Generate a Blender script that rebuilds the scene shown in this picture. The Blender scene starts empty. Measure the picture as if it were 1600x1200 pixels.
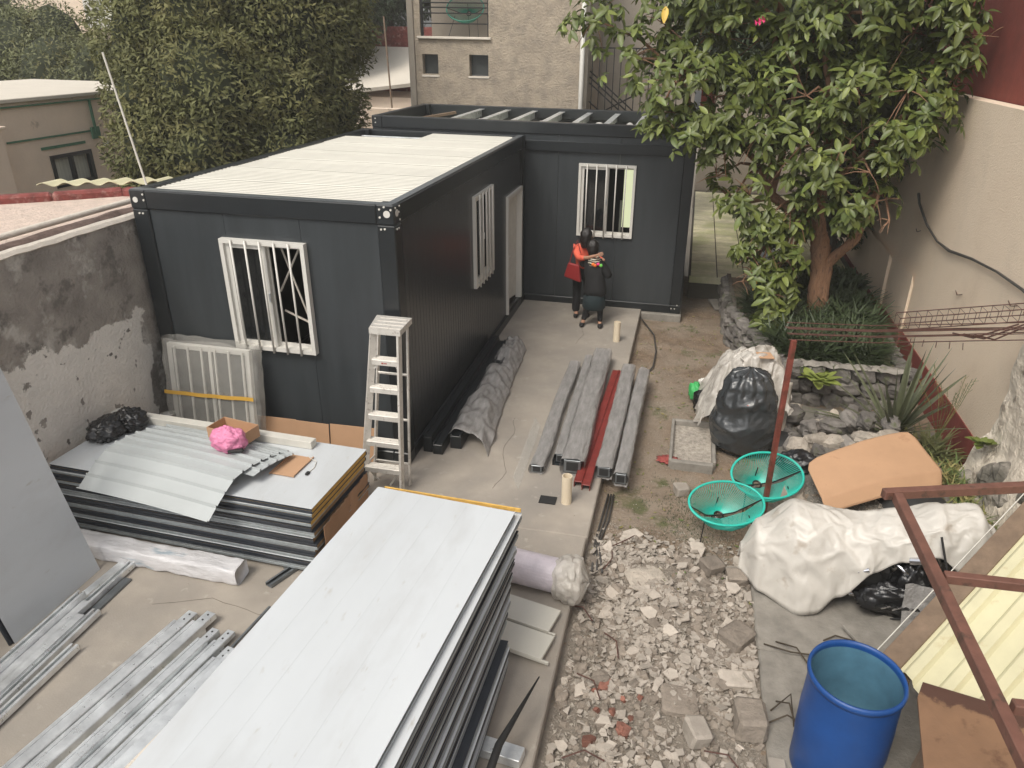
import bpy, math, random
import numpy as np
from mathutils import Vector, Matrix, Euler, noise as mnoise
rnd = random.Random(7)
R = math.radians
S = bpy.context.scene
COL = S.collection

# ------------------------------------------------ camera, sky, sun, exposure
cam_d = bpy.data.cameras.new("camera"); cam = bpy.data.objects.new("camera", cam_d); COL.objects.link(cam)
cam.location = (2.84209617, -6.9222955, 4.52675459)
cam.rotation_euler = (1.13056148, -0.01726617, 0.20171492)
cam_d.sensor_width = 36; cam_d.lens = 25.992; cam_d.shift_x = -0.025
cam_d.clip_start = 0.05; cam_d.clip_end = 400
S.camera = cam
W = bpy.data.worlds.new("World"); S.world = W; W.use_nodes = True
wn = W.node_tree.nodes; wl = W.node_tree.links; wn.clear()
SUN_EL, SUN_AZ = 54, 203           # azimuth clockwise from +Y
sky = wn.new('ShaderNodeTexSky'); sky.sky_type = 'NISHITA'; sky.sun_disc = False
sky.sun_elevation = R(SUN_EL); sky.sun_rotation = R(SUN_AZ); sky.dust_density = 3.0; sky.air_density = 1.2
hs = wn.new('ShaderNodeHueSaturation'); hs.inputs['Saturation'].default_value = 0.14
bg = wn.new('ShaderNodeBackground'); bg.inputs['Strength'].default_value = 0.135
wo = wn.new('ShaderNodeOutputWorld')
wl.new(sky.outputs[0], hs.inputs['Color']); wl.new(hs.outputs[0], bg.inputs[0]); wl.new(bg.outputs[0], wo.inputs[0])
sd = bpy.data.lights.new("sun", 'SUN'); sd.energy = 1.5; sd.angle = R(22); sd.color = (1, .92, .80)
sun = bpy.data.objects.new("sun", sd); COL.objects.link(sun)
_v = Vector((math.sin(R(SUN_AZ)) * math.cos(R(SUN_EL)), math.cos(R(SUN_AZ)) * math.cos(R(SUN_EL)), math.sin(R(SUN_EL))))
sun.rotation_euler = _v.to_track_quat('Z', 'Y').to_euler(); sun.location = _v * 30
S.view_settings.view_transform = 'Standard'; S.view_settings.look = 'None'
S.view_settings.gamma = 1; S.view_settings.use_curve_mapping = False
S.view_settings.exposure = 0.5

# ------------------------------------------------ materials
def mat(name, col, rough=.7, metal=0., var=.12, vs=3., bump=.08, bs=40., col2=None, c2s=2., c2t=.55, c2w=.08,
        col3=None, c3s=9., c3t=.6, rand=0., stretch=None, spec=.5, transl=0., alpha=1., rough2=None, bd=.01, coat=0):
    m = bpy.data.materials.new(name); m.use_nodes = True
    N, L = m.node_tree.nodes, m.node_tree.links; N.clear()
    out = N.new('ShaderNodeOutputMaterial'); p = N.new('ShaderNodeBsdfPrincipled')
    geo = N.new('ShaderNodeNewGeometry'); mp = N.new('ShaderNodeMapping')
    L.new(geo.outputs['Position'], mp.inputs['Vector'])
    if stretch: mp.inputs['Scale'].default_value = stretch
    def noi(sc, det=4):
        n = N.new('ShaderNodeTexNoise'); n.inputs['Scale'].default_value = sc; n.inputs['Detail'].default_value = det
        n.inputs['Roughness'].default_value = .62
        L.new(mp.outputs[0], n.inputs['Vector']); return n.outputs['Fac']
    def mixc(a, b, f):
        x = N.new('ShaderNodeMix'); x.data_type = 'RGBA'
        for s, v in ((6, a), (7, b)):
            if isinstance(v, tuple): x.inputs[s].default_value = v[:3] + (1,)
            else: L.new(v, x.inputs[s])
        L.new(f, x.inputs[0]); return x.outputs[2]
    def ramp(src, t, w):
        r = N.new('ShaderNodeMapRange'); r.inputs[1].default_value = t - w; r.inputs[2].default_value = t + w
        L.new(src, r.inputs[0]); return r.outputs[0]
    c = tuple(col)
    lo = tuple(max(0, v * (1 - var)) for v in c); hi = tuple(min(1, v * (1 + var)) for v in c)
    n1 = noi(vs, 6)
    cur = mixc(lo, hi, ramp(n1, .5, .22))
    if col2: cur = mixc(cur, tuple(col2), ramp(noi(c2s, 7), c2t, c2w))
    if col3: cur = mixc(cur, tuple(col3), ramp(noi(c3s, 5), c3t, .05))
    if rand:
        oi = N.new('ShaderNodeObjectInfo'); mr = N.new('ShaderNodeMapRange')
        mr.inputs[3].default_value = 1 - rand; mr.inputs[4].default_value = 1 + rand
        L.new(oi.outputs['Random'], mr.inputs[0])
        h = N.new('ShaderNodeHueSaturation'); L.new(mr.outputs[0], h.inputs['Value']); L.new(cur, h.inputs['Color']); cur = h.outputs[0]
    L.new(cur, p.inputs['Base Color'])
    p.inputs['Roughness'].default_value = rough; p.inputs['Metallic'].default_value = metal
    p.inputs['Specular IOR Level'].default_value = spec; p.inputs['Coat Weight'].default_value = coat
    if rough2 is not None:
        r = N.new('ShaderNodeMapRange'); r.inputs[3].default_value = rough; r.inputs[4].default_value = rough2
        r.inputs[1].default_value = .35; r.inputs[2].default_value = .65
        L.new(noi(vs * 1.7), r.inputs[0]); L.new(r.outputs[0], p.inputs['Roughness'])
    if bump:
        b = N.new('ShaderNodeBump'); b.inputs['Strength'].default_value = min(1, bump * 4); b.inputs['Distance'].default_value = bd
        L.new(noi(bs, 5), b.inputs['Height']); L.new(b.outputs[0], p.inputs['Normal'])
    sh = p.outputs[0]
    if transl:
        t = N.new('ShaderNodeBsdfTranslucent'); L.new(cur, t.inputs[0]); mx = N.new('ShaderNodeMixShader'); mx.inputs[0].default_value = transl
        L.new(sh, mx.inputs[1]); L.new(t.outputs[0], mx.inputs[2]); sh = mx.outputs[0]
    if alpha < 1:
        t = N.new('ShaderNodeBsdfTransparent'); mx = N.new('ShaderNodeMixShader'); mx.inputs[0].default_value = alpha
        L.new(t.outputs[0], mx.inputs[1]); L.new(sh, mx.inputs[2]); sh = mx.outputs[0]
    L.new(sh, out.inputs[0])
    m['_cur'] = 0
    return m

def zone_mat(name, base_kw, zones, nscale=3., namp=.25, chips=(7., .66)):
    """mat() whose colour is replaced where y/z (or x/y) half planes meet, edges broken by noise. zones: (colour, [(a,b,c,d)...]) inside where all a*x+b*y+c*z<d"""
    m = mat(name, **base_kw); N, L = m.node_tree.nodes, m.node_tree.links
    p = [n for n in N if n.type == 'BSDF_PRINCIPLED'][0]
    geo = [n for n in N if n.type == 'NEW_GEOMETRY'][0]
    ns = N.new('ShaderNodeTexNoise'); ns.inputs['Scale'].default_value = nscale; ns.inputs['Detail'].default_value = 8; ns.inputs['Roughness'].default_value = .68
    L.new(geo.outputs['Position'], ns.inputs['Vector'])
    cur = p.inputs['Base Color'].links[0].from_socket
    for zc, planes in zones:
        acc = None
        for (a, b, c_, d) in planes:
            dt = N.new('ShaderNodeVectorMath'); dt.operation = 'DOT_PRODUCT'; dt.inputs[1].default_value = (a, b, c_)
            L.new(geo.outputs['Position'], dt.inputs[0])
            q = N.new('ShaderNodeMath'); q.operation = 'MULTIPLY_ADD'; q.inputs[1].default_value = namp * 2; L.new(ns.outputs['Fac'], q.inputs[0]); L.new(dt.outputs['Value'], q.inputs[2])
            r = N.new('ShaderNodeMapRange'); r.inputs[1].default_value = d + namp + .012; r.inputs[2].default_value = d + namp - .012
            L.new(q.outputs[0], r.inputs[0])
            if acc is None: acc = r.outputs[0]
            else:
                k = N.new('ShaderNodeMath'); k.operation = 'MULTIPLY'; L.new(acc, k.inputs[0]); L.new(r.outputs[0], k.inputs[1]); acc = k.outputs[0]
        ch = N.new('ShaderNodeTexNoise'); ch.inputs['Scale'].default_value = chips[0]; ch.inputs['Detail'].default_value = 5; L.new(geo.outputs['Position'], ch.inputs['Vector'])
        cr_ = N.new('ShaderNodeMapRange'); cr_.inputs[1].default_value = chips[1] + .01; cr_.inputs[2].default_value = chips[1] - .01; L.new(ch.outputs['Fac'], cr_.inputs[0])
        k = N.new('ShaderNodeMath'); k.operation = 'MULTIPLY'; L.new(acc, k.inputs[0]); L.new(cr_.outputs[0], k.inputs[1]); acc = k.outputs[0]
        zn = N.new('ShaderNodeMix'); zn.data_type = 'RGBA'
        nv = N.new('ShaderNodeTexNoise'); nv.inputs['Scale'].default_value = 5; nv.inputs['Detail'].default_value = 7
        L.new(geo.outputs['Position'], nv.inputs['Vector'])
        L.new(nv.outputs['Fac'], zn.inputs[0])
        zn.inputs[6].default_value = tuple(v * .82 for v in zc) + (1,); zn.inputs[7].default_value = tuple(min(1, v * 1.14) for v in zc) + (1,)
        x = N.new('ShaderNodeMix'); x.data_type = 'RGBA'; L.new(acc, x.inputs[0]); L.new(cur, x.inputs[6]); L.new(zn.outputs[2], x.inputs[7]); cur = x.outputs[2]
    L.new(cur, p.inputs['Base Color'])
    return m

M = {}
M['concrete'] = mat('concrete', (.345, .305, .258), .85, var=.2, vs=1.3, bump=.06, bs=60, col2=(.27, .245, .215), c2s=.9, c2t=.56, c2w=.12, col3=(.4, .36, .31), c3s=7, c3t=.66)
M['concrete_edge'] = mat('concrete_edge', (.25, .23, .2), .9, var=.25, vs=6, bump=.2, bs=30)
M['dirt'] = zone_mat('dirt', dict(col=(.215, .155, .105), rough=.95, var=.3, vs=5, bump=.6, bs=30, col2=(.29, .235, .18), c2s=1.3, c2t=.52, c2w=.12, col3=(.12, .12, .055), c3s=2.1, c3t=.64, bd=.03),
    [((.25, .215, .175), [(0, 1, 0, -.8), (1, 0, 0, 3.9)]), ((.2, .185, .16), [(-1, 0, 0, -4.1), (0, 1, 0, 3.0), (0, -1, 0, .8)])], 3., .3)
M['far_ground'] = mat('far_ground', (.16, .14, .11), .95, var=.3, vs=.5, bump=0)
M['frame_dark'] = mat('frame_dark', (.0145, .0175, .020), .33, var=.15, vs=5, bump=.01, bs=8, spec=.55)
M['panel_dark'] = mat('panel_dark', (.039, .0445, .0485), .4, var=.16, vs=2.2, bump=.05, bs=9, stretch=(3, 3, .35), rough2=.28, bd=.006)
M['rib_dark'] = mat('rib_dark', (.036, .039, .042), .27, var=.25, vs=3.5, bump=.05, bs=11, stretch=(1, 5, .05), bd=.004)
M['white_frame'] = mat('white_frame', (.64, .62, .57), .4, var=.04, bump=0)
M['white_sheet'] = mat('white_sheet', (.55, .575, .59), .38, var=.05, vs=1.2, bump=.01, bs=9, col3=(.6, .62, .62), c3s=14, c3t=.74)
M['panel_top'] = mat('panel_top', (.56, .585, .60), .36, var=.07, vs=1.1, bump=.03, bs=2.2, col2=(.5, .515, .52), c2s=2.7, c2t=.6, c2w=.1, col3=(.47, .47, .45), c3s=16, c3t=.68, rough2=.5, stretch=(1, .3, 1))
M['roof_white'] = mat('roof_white', (.55, .53, .465), .45, var=.06, vs=1.5, bump=.01, col3=(.58, .55, .48), c3s=4, c3t=.7)
M['galv'] = mat('galv', (.78, .8, .81), .27, metal=.7, var=.25, vs=6, bump=.02, bs=20, rough2=.45)
M['galv_dark'] = mat('galv_dark', (.2, .215, .225), .35, metal=.6, var=.2, vs=9, bump=.02, bs=20)
M['navy'] = mat('navy', (.028, .033, .042), .4, var=.2, vs=6, bump=.02)
M['edge_grey'] = mat('edge_grey', (.33, .36, .375), .4, metal=.35, var=.2, vs=7, bump=.02, stretch=(3, .5, 3))
M['foam_yellow'] = mat('foam_yellow', (.62, .38, .09), .8, var=.2, vs=15, bump=.2, bs=50)
M['foam_brown'] = mat('foam_brown', (.3, .2, .11), .9, var=.25, vs=15, bump=.3, bs=40)
M['greensheet'] = mat('greensheet', (.43, .455, .455), .4, var=.07, vs=2, bump=.02, bs=12)
M['cardboard'] = mat('cardboard', (.48, .29, .17), .85, var=.07, vs=3, bump=.02, bs=30, col3=(.36, .2, .11), c3s=3, c3t=.7)
M['card_dark'] = mat('card_dark', (.36, .21, .12), .85, var=.1, vs=5, bump=.03)
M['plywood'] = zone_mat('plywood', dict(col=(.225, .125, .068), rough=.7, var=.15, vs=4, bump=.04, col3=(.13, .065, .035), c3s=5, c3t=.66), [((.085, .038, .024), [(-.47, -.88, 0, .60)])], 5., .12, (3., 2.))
M['wood_white'] = mat('wood_white', (.6, .58, .52), .7, var=.08, vs=8, bump=.05)
M['mossy'] = mat('mossy', (.13, .09, .075), .95, var=.4, vs=9, bump=.3)
M['wood_old'] = mat('wood_old', (.2, .14, .095), .85, var=.25, vs=8, bump=.15)
M['plaster_edge'] = mat('plaster_edge', (.66, .6, .52), .9, var=.1, vs=8, bump=.3, bs=30)
M['alu'] = mat('alu', (.66, .63, .58), .42, metal=.35, var=.1, vs=12, bump=.02, col3=(.42, .38, .34), c3s=26, c3t=.63)
M['plastic_clear'] = mat('plastic_clear', (.6, .58, .53), .22, var=.08, bump=.2, bs=14, alpha=.34, bd=.02, spec=.8)
M['plastic_milky'] = mat('plastic_milky', (.62, .58, .52), .25, var=.2, vs=6, bump=.35, bs=16, alpha=.72, bd=.02, spec=.8)
M['wrap_grey'] = mat('wrap_grey', (.36, .345, .33), .27, var=.25, vs=9, bump=.35, bs=22, stretch=(2, .4, 2), bd=.015, spec=.8, alpha=.78)
M['wrap_white'] = mat('wrap_white', (.62, .61, .62), .35, var=.16, vs=9, bump=.4, bs=22, stretch=(.3, 1, 1), col3=(.33, .4, .45), c3s=7, c3t=.66, bd=.015)
M['strap'] = mat('strap', (.62, .36, .06), .5, bump=0)
M['glass_dark'] = mat('glass_dark', (.012, .014, .015), .06, var=.2, bump=0, alpha=.72, spec=.8)
M['glass_far'] = mat('glass_far', (.05, .055, .055), .1, bump=0)
M['curtain'] = mat('curtain', (.6, .6, .52), .8, var=.2, vs=4, stretch=(1, 9, .2), bump=.1)
M['inner_dark'] = mat('inner_dark', (.12, .115, .11), .8, bump=0)
M['inner_pale'] = mat('inner_pale', (.5, .5, .4), .7, bump=0)
M['pvc'] = mat('pvc', (.7, .6, .45), .4, var=.05, bump=0)
M['steel_red'] = mat('steel_red', (.2, .028, .022), .42, var=.25, vs=8, bump=.03)
M['rust_pole'] = mat('rust_pole', (.2, .05, .035), .55, var=.3, vs=10, bump=.05, col2=(.09, .035, .02), c2s=6)
M['frame_brown'] = mat('frame_brown', (.16, .073, .052), .6, var=.22, vs=9, bump=.05, col3=(.09, .05, .035), c3s=14, c3t=.62)
M['rebar'] = mat('rebar', (.09, .04, .03), .8, var=.4, vs=30, bump=.1)
M['bag_black'] = mat('bag_black', (.01, .01, .011), .28, var=.3, bump=.15, bs=13, bd=.02, spec=.7)
M['bag_grey'] = mat('bag_grey', (.033, .036, .038), .27, var=.3, vs=6, bump=.15, bs=9, bd=.02, spec=.8)
M['bag_pink'] = mat('bag_pink', (.75, .25, .42), .35, var=.15, vs=12, bump=.4, bs=25, bd=.02)
M['bag_green'] = mat('bag_green', (.06, .42, .12), .4, bump=.1)
M['tarp'] = mat('tarp', (.55, .52, .47), .5, var=.08, vs=4, bump=.05, bs=16, bd=.01, rough2=.38, col3=(.42, .37, .31), c3s=4.5, c3t=.64)
M['blue_drum'] = mat('blue_drum', (.009, .062, .235), .42, var=.14, vs=5, bump=.03, bs=18, col3=(.012, .07, .23), c3s=14, c3t=.72)
M['blue_in'] = mat('blue_in', (.085, .2, .28), .5, var=.2, vs=5, bump=.03)
M['cord'] = mat('cord', (.03, .5, .4), .4, var=.08, bump=0)
M['cord_green'] = mat('cord_green', (.03, .2, .14), .5, bump=0)
M['black_metal'] = mat('black_metal', (.012, .012, .012), .35, bump=0)
M['chrome'] = mat('chrome', (.6, .6, .62), .12, metal=1, bump=0)
M['rubber'] = mat('rubber', (.018, .018, .018), .7, bump=.1)
M['yellow_sheet'] = mat('yellow_sheet', (.62, .58, .38), .42, var=.1, vs=2.5, bump=.03, bs=10, col3=(.52, .44, .25), c3s=6, c3t=.66)
M['stone_grey'] = mat('stone_grey', (.17, .155, .14), .9, var=.35, vs=6, bump=.45, bs=22, rand=.35, col3=(.12, .13, .07), c3s=7, c3t=.62, bd=.02)
M['stone_pale'] = mat('stone_pale', (.42, .37, .31), .9, var=.25, vs=8, bump=.4, bs=25, rand=.2, bd=.02)
M['tile_shard'] = mat('tile_shard', (.42, .37, .315), .75, var=.15, vs=9, bump=.15, bs=40, rand=.22, col3=(.36, .32, .27), c3s=12, c3t=.6)
M['brick_red'] = mat('brick_red', (.24, .105, .075), .9, var=.3, vs=12, bump=.3, bs=40, rand=.3)
M['rubble_grey'] = mat('rubble_grey', (.26, .22, .18), .92, var=.25, vs=9, bump=.35, bs=30, rand=.25, bd=.015)
M['gravel'] = mat('gravel', (.36, .32, .27), .9, var=.45, vs=22, bump=.2, bs=60)
M['mortar'] = mat('mortar', (.13, .11, .09), .95, var=.3, vs=12, bump=.3)
M['patio_tile'] = mat('patio_tile', (.62, .58, .40), .7, var=.2, vs=4, bump=.06, rand=.12, col3=(.5, .5, .28), c3s=1.3, c3t=.55)
M['grout'] = mat('grout', (.09, .08, .06), .95, bump=0)
M['stucco'] = mat('stucco', (.40, .335, .26), .92, var=.22, vs=2.2, bump=.8, bs=24, bd=.035, col2=(.29, .25, .2), c2s=4, c2t=.56, c2w=.1)
M['stucco_smooth'] = mat('stucco_smooth', (.33, .29, .24), .9, var=.12, vs=2, bump=.1)
M['house_beige'] = mat('house_beige', (.82, .67, .53), .9, var=.1, vs=1.2, bump=.12, bs=18, col3=(.42, .33, .25), c3s=3, c3t=.68)
M['green_paint'] = mat('green_paint', (.08, .2, .12), .8, var=.3, vs=8, bump=.05)
M['roof_pink'] = mat('roof_pink', (.62, .5, .42), .95, var=.16, vs=9, bump=.6, bs=26, bd=.03)
M['roof_far'] = mat('roof_far', (.6, .55, .47), .8, var=.06, vs=2, bump=0)
M['red_edge'] = mat('red_edge', (.2, .05, .042), .85, var=.4, vs=9, bump=.3, col2=(.36, .2, .17), c2s=7, c2t=.62)
M['red_wall'] = mat('red_wall', (.2, .045, .032), .9, var=.18, vs=3, bump=.1, bs=20)
M['band_red'] = mat('band_red', (.24, .055, .043), .88, var=.15, vs=4, bump=.12, bs=30)
M['right_wall'] = mat('right_wall', (.84, .69, .53), .92, var=.1, vs=1.1, bump=.3, bs=45, bd=.012, col2=(.70, .56, .42), c2s=1.1, c2t=.6, c2w=.16)
M['right_old'] = mat('right_old', (.72, .64, .53), .93, var=.16, vs=5, bump=.7, bs=14, bd=.04, col2=(.24, .2, .16), c2s=3.5, c2t=.6, c2w=.05)
M['right_base'] = mat('right_base', (.3, .27, .23), .93, var=.3, vs=4, bump=.8, bs=10, bd=.05, col2=(.12, .11, .09), c2s=2.5, c2t=.52, c2w=.06)
M['left_wall'] = zone_mat('left_wall', dict(col=(.33, .30, .265), rough=.93, var=.3, vs=2.6, bump=.6, bs=28, bd=.02, col2=(.55, .52, .47), c2s=2.8, c2t=.6, c2w=.06, col3=(.19, .175, .155), c3s=4.2, c3t=.58),
    [((.86, .82, .75), [(0, .05, 1, 1.62), (0, 1, -.02, -.18), (0, -1, 0, 9)])], 3.4, .3)
M['bark'] = mat('bark', (.3, .165, .095), .85, var=.35, vs=9, bump=.8, bs=14, stretch=(3, 3, .6), bd=.03, col3=(.16, .09, .055), c3s=9, c3t=.57)
M['bark_dark'] = mat('bark_dark', (.06, .045, .03), .9, var=.3, bump=.3)
M['leaf'] = mat('leaf', (.135, .165, .036), .42, var=.35, vs=3.5, bump=0, transl=.22, rand=.25, spec=.45, col3=(.14, .19, .05), c3s=5, c3t=.56)
M['leaf_young'] = mat('leaf_young', (.22, .26, .065), .42, var=.2, vs=4, bump=0, transl=.25, rand=.2)
M['leaf_yellow'] = mat('leaf_yellow', (.6, .4, .05), .5, var=.2, bump=0)
M['hedge_leaf'] = mat('hedge_leaf', (.14, .145, .058), .62, var=.5, vs=.9, bump=0, transl=.18, spec=.25, col2=(.2, .185, .075), c2s=2.2, c2t=.58, c2w=.1)
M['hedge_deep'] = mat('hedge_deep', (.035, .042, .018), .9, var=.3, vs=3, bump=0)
M['dark_leaf'] = mat('dark_leaf', (.05, .072, .03), .5, var=.4, vs=4, bump=0, transl=.15)
M['back_leaf'] = mat('back_leaf', (.13, .14, .055), .6, var=.4, vs=1.2, bump=0, transl=.15, col2=(.2, .17, .06), c2s=1.1, c2t=.62)
M['agave'] = mat('agave', (.10, .11, .06), .5, var=.3, vs=6, bump=.05, rand=.25)
M['straw'] = mat('straw', (.3, .26, .1), .8, var=.35, vs=8, bump=0, transl=.2, col3=(.12, .17, .05), c3s=7, c3t=.5)
M['skin'] = mat('skin', (.42, .23, .15), .55, var=.06, bump=0)
M['hair'] = mat('hair', (.012, .009, .008), .45, var=.2, bump=.2)
M['coral'] = mat('coral', (.75, .13, .075), .8, var=.08, bump=.1)
M['cloth_black'] = mat('cloth_black', (.01, .01, .011), .85, bump=.1)
M['cloth_teal'] = mat('cloth_teal', (.008, .018, .021), .85, bump=.1)
M['red_leather'] = mat('red_leather', (.24, .02, .02), .45, bump=.05)
M['pink_flower'] = mat('pink_flower', (.8, .05, .22), .6, bump=0)
M['orange'] = mat('orange', (.85, .2, .03), .6, bump=0)
M['lime'] = mat('lime', (.2, .7, .12), .6, bump=0)
M['hose'] = mat('hose', (.06, .055, .05), .6, bump=0)
M['fluff'] = mat('fluff', (.62, .6, .56), .9, var=.15, vs=14, bump=.6, bs=22, bd=.03)
M['red_rag'] = mat('red_rag', (.33, .07, .06), .8, bump=.2)
# zebra cloth
zb = mat('zebra', (.7, .65, .55), .8, bump=0); _N, _L = zb.node_tree.nodes, zb.node_tree.links
_w = _N.new('ShaderNodeTexWave'); _w.inputs['Scale'].default_value = 9; _w.inputs['Distortion'].default_value = 5; _w.bands_direction = 'Z'
_g = [n for n in _N if n.type == 'NEW_GEOMETRY'][0]; _L.new(_g.outputs['Position'], _w.inputs['Vector'])
_r = _N.new('ShaderNodeValToRGB'); _r.color_ramp.elements[0].position = .45; _r.color_ramp.elements[1].position = .55
_r.color_ramp.elements[0].color = (.01, .01, .01, 1); _r.color_ramp.elements[1].color = (.55, .5, .4, 1)
_L.new(_w.outputs['Color'], _r.inputs[0]); _p = [n for n in _N if n.type == 'BSDF_PRINCIPLED'][0]; _L.new(_r.outputs[0], _p.inputs['Base Color'])
M['zebra'] = zb

# ------------------------------------------------ object helpers
def worg(o):
    v = Vector((0, 0, 0))
    while o is not None: v = v + o.location; o = o.parent
    return v
def tag(o, label=None, cat=None, group=None, kind=None):
    if label: o['label'] = label
    if cat: o['category'] = cat
    if group: o['group'] = group
    if kind: o['kind'] = kind
    return o
def thing(name, loc, label, cat, group=None):
    o = bpy.data.objects.new(name, None); COL.objects.link(o); o.location = loc; o.empty_display_size = .1
    return tag(o, label, cat, group)
def inst(name, mesh, loc, rot=(0, 0, 0), scale=(1, 1, 1), parent=None, label=None, cat=None, group=None, kind=None):
    o = bpy.data.objects.new(name, mesh); COL.objects.link(o)
    o.location = Vector(loc) - (worg(parent) if parent else Vector((0, 0, 0)))
    o.rotation_euler = rot; o.scale = scale if hasattr(scale, '__len__') else (scale,) * 3
    if parent: o.parent = parent
    return tag(o, label, cat, group, kind)

class MB:
    def __init__(s): s.v = []; s.f = []
    def add(s, vs, fs):
        b = len(s.v); s.v += [tuple(p) for p in vs]; s.f += [tuple(i + b for i in f) for f in fs]; return s
    def obox(s, c, size, rot=None, ch=0.):
        """chamfered box"""
        hx, hy, hz = (max(q, 1e-4) / 2 for q in size); Rm = Euler(rot).to_matrix() if rot is not None else Matrix.Identity(3); c = Vector(c)
        ch = min(ch, hx * .45, hy * .45, hz * .45)
        if ch <= 0:
            vs = [c + Rm @ Vector((x * hx, y * hy, z * hz)) for x in (-1, 1) for y in (-1, 1) for z in (-1, 1)]
            return s.add(vs, [(0, 1, 3, 2), (4, 6, 7, 5), (0, 4, 5, 1), (2, 3, 7, 6), (0, 2, 6, 4), (1, 5, 7, 3)])
        vs = []; idx = {}
        for x in (-1, 1):
            for y in (-1, 1):
                for z in (-1, 1):
                    for k in range(3):
                        q = [x * hx, y * hy, z * hz]
                        for j in range(3):
                            if j != k: q[j] -= (x, y, z)[j] * ch
                        idx[(x, y, z, k)] = len(vs); vs.append(c + Rm @ Vector(q))
        fs = []
        for k in range(3):
            a, b = [j for j in range(3) if j != k]
            for sg in (-1, 1):
                r = []
                for sa, sb in ((-1, -1), (1, -1), (1, 1), (-1, 1)):
                    t = [0, 0, 0]; t[k] = sg; t[a] = sa; t[b] = sb; r.append(idx[(*t, k)])
                flip = (sg > 0) != (k != 1); fs.append(tuple(r[::-1]) if flip else tuple(r))
        for k in range(3):
            a, b = [j for j in range(3) if j != k]
            for sa in (-1, 1):
                for sb in (-1, 1):
                    r = []
                    for sk, kk in ((-1, a), (1, a), (1, b), (-1, b)):
                        t = [0, 0, 0]; t[k] = sk; t[a] = sa; t[b] = sb; r.append(idx[(*t, kk)])
                    fs.append(tuple(r))
        for x in (-1, 1):
            for y in (-1, 1):
                for z in (-1, 1): fs.append(tuple(idx[(x, y, z, k)] for k in range(3)))
        return s.add(vs, fs)
    def box(s, x0, x1, y0, y1, z0, z1, ch=0.):
        return s.obox(((x0 + x1) / 2, (y0 + y1) / 2, (z0 + z1) / 2), (abs(x1 - x0), abs(y1 - y0), abs(z1 - z0)), None, ch)
    def tube(s, pts, r, n=8, cap=True, jit=0.):
        pts = [Vector(p) for p in pts]; rs = r if hasattr(r, '__len__') else [r] * len(pts)
        vs = []; fs = []; up = None
        for i, p in enumerate(pts):
            d = (pts[min(i + 1, len(pts) - 1)] - pts[max(i - 1, 0)]).normalized()
            if up is None: up = Vector((0, 0, 1)) if abs(d.z) < .9 else Vector((1, 0, 0))
            a = (up - d * up.dot(d)).normalized(); b = d.cross(a); up = a
            for k in range(n):
                t = 2 * math.pi * k / n; rr = rs[i] * (1 + (mnoise.noise(p * 7 + Vector((k * 3.1, 0, 0))) * jit if jit else 0))
                vs.append(p + a * math.cos(t) * rr + b * math.sin(t) * rr)
        for i in range(len(pts) - 1):
            for k in range(n): fs.append((i * n + k, i * n + (k + 1) % n, (i + 1) * n + (k + 1) % n, (i + 1) * n + k))
        if cap: fs.append(tuple(range(n))[::-1]); fs.append(tuple((len(pts) - 1) * n + k for k in range(n)))
        return s.add(vs, fs)
    def beam(s, a, b, w, h, ch=0.003):
        a = Vector(a); b = Vector(b); d = b - a; L = d.length; q = d.to_track_quat('Y', 'Z')
        return s.obox((a + b) / 2, (w, L, h), q.to_euler(), ch)
    def grid(s, fn, nu, nv, closeu=False):
        vs = [fn(i / (nu if closeu else nu - 1), j / (nv - 1)) for j in range(nv) for i in range(nu)]
        fs = [(j * nu + i, j * nu + (i + 1) % nu, (j + 1) * nu + (i + 1) % nu, (j + 1) * nu + i) for j in range(nv - 1) for i in range(nu if closeu else nu - 1)]
        return s.add(vs, fs)
    def lathe(s, prof, c, n=40, tilt=None):
        c = Vector(c)
        def f(u, v):
            r, z = prof[round(v * (len(prof) - 1))]; p = Vector((r * math.cos(2 * math.pi * u), r * math.sin(2 * math.pi * u), z))
            if tilt: p = tilt @ p
            return c + p
        return s.grid(f, n, len(prof), True)
    def prism(s, poly, z0, z1, M4=None):
        n = len(poly); vs = [Vector((x, y, z)) for z in (z0, z1) for x, y in poly]
        if M4: vs = [M4 @ v for v in vs]
        return s.add(vs, [tuple(range(n))[::-1], tuple(range(n, 2 * n))] + [(i, (i + 1) % n, n + (i + 1) % n, n + i) for i in range(n)])
    def mesh(s, name, m=None, smooth=False, org=None):
        me = bpy.data.meshes.new(name); o = org or Vector((0, 0, 0))
        me.from_pydata([(x - o[0], y - o[1], z - o[2]) for x, y, z in s.v], [], s.f)
        if m: me.materials.append(M[m] if isinstance(m, str) else m)
        if smooth: me.polygons.foreach_set('use_smooth', [True] * len(me.polygons))
        me.update(); return me
    def build(s, name, m, parent=None, smooth=False, label=None, cat=None, group=None, kind=None, solid=0., sub=0, org=None):
        """vertices are world coordinates; a top-level object gets its origin at its base centre"""
        a = np.array(s.v)
        if org is None: org = Vector(((a[:, 0].min() + a[:, 0].max()) / 2, (a[:, 1].min() + a[:, 1].max()) / 2, a[:, 2].min()))
        me = s.mesh(name, m, smooth, org); o = bpy.data.objects.new(name, me); COL.objects.link(o)
        o.location = Vector(org) - (worg(parent) if parent else Vector((0, 0, 0)))
        if parent: o.parent = parent
        if solid:
            q = o.modifiers.new('solid', 'SOLIDIFY'); q.thickness = solid; q.offset = 0
        if sub:
            q = o.modifiers.new('sub', 'SUBSURF'); q.levels = sub; q.render_levels = sub
        return tag(o, label, cat, group, kind)

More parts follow.
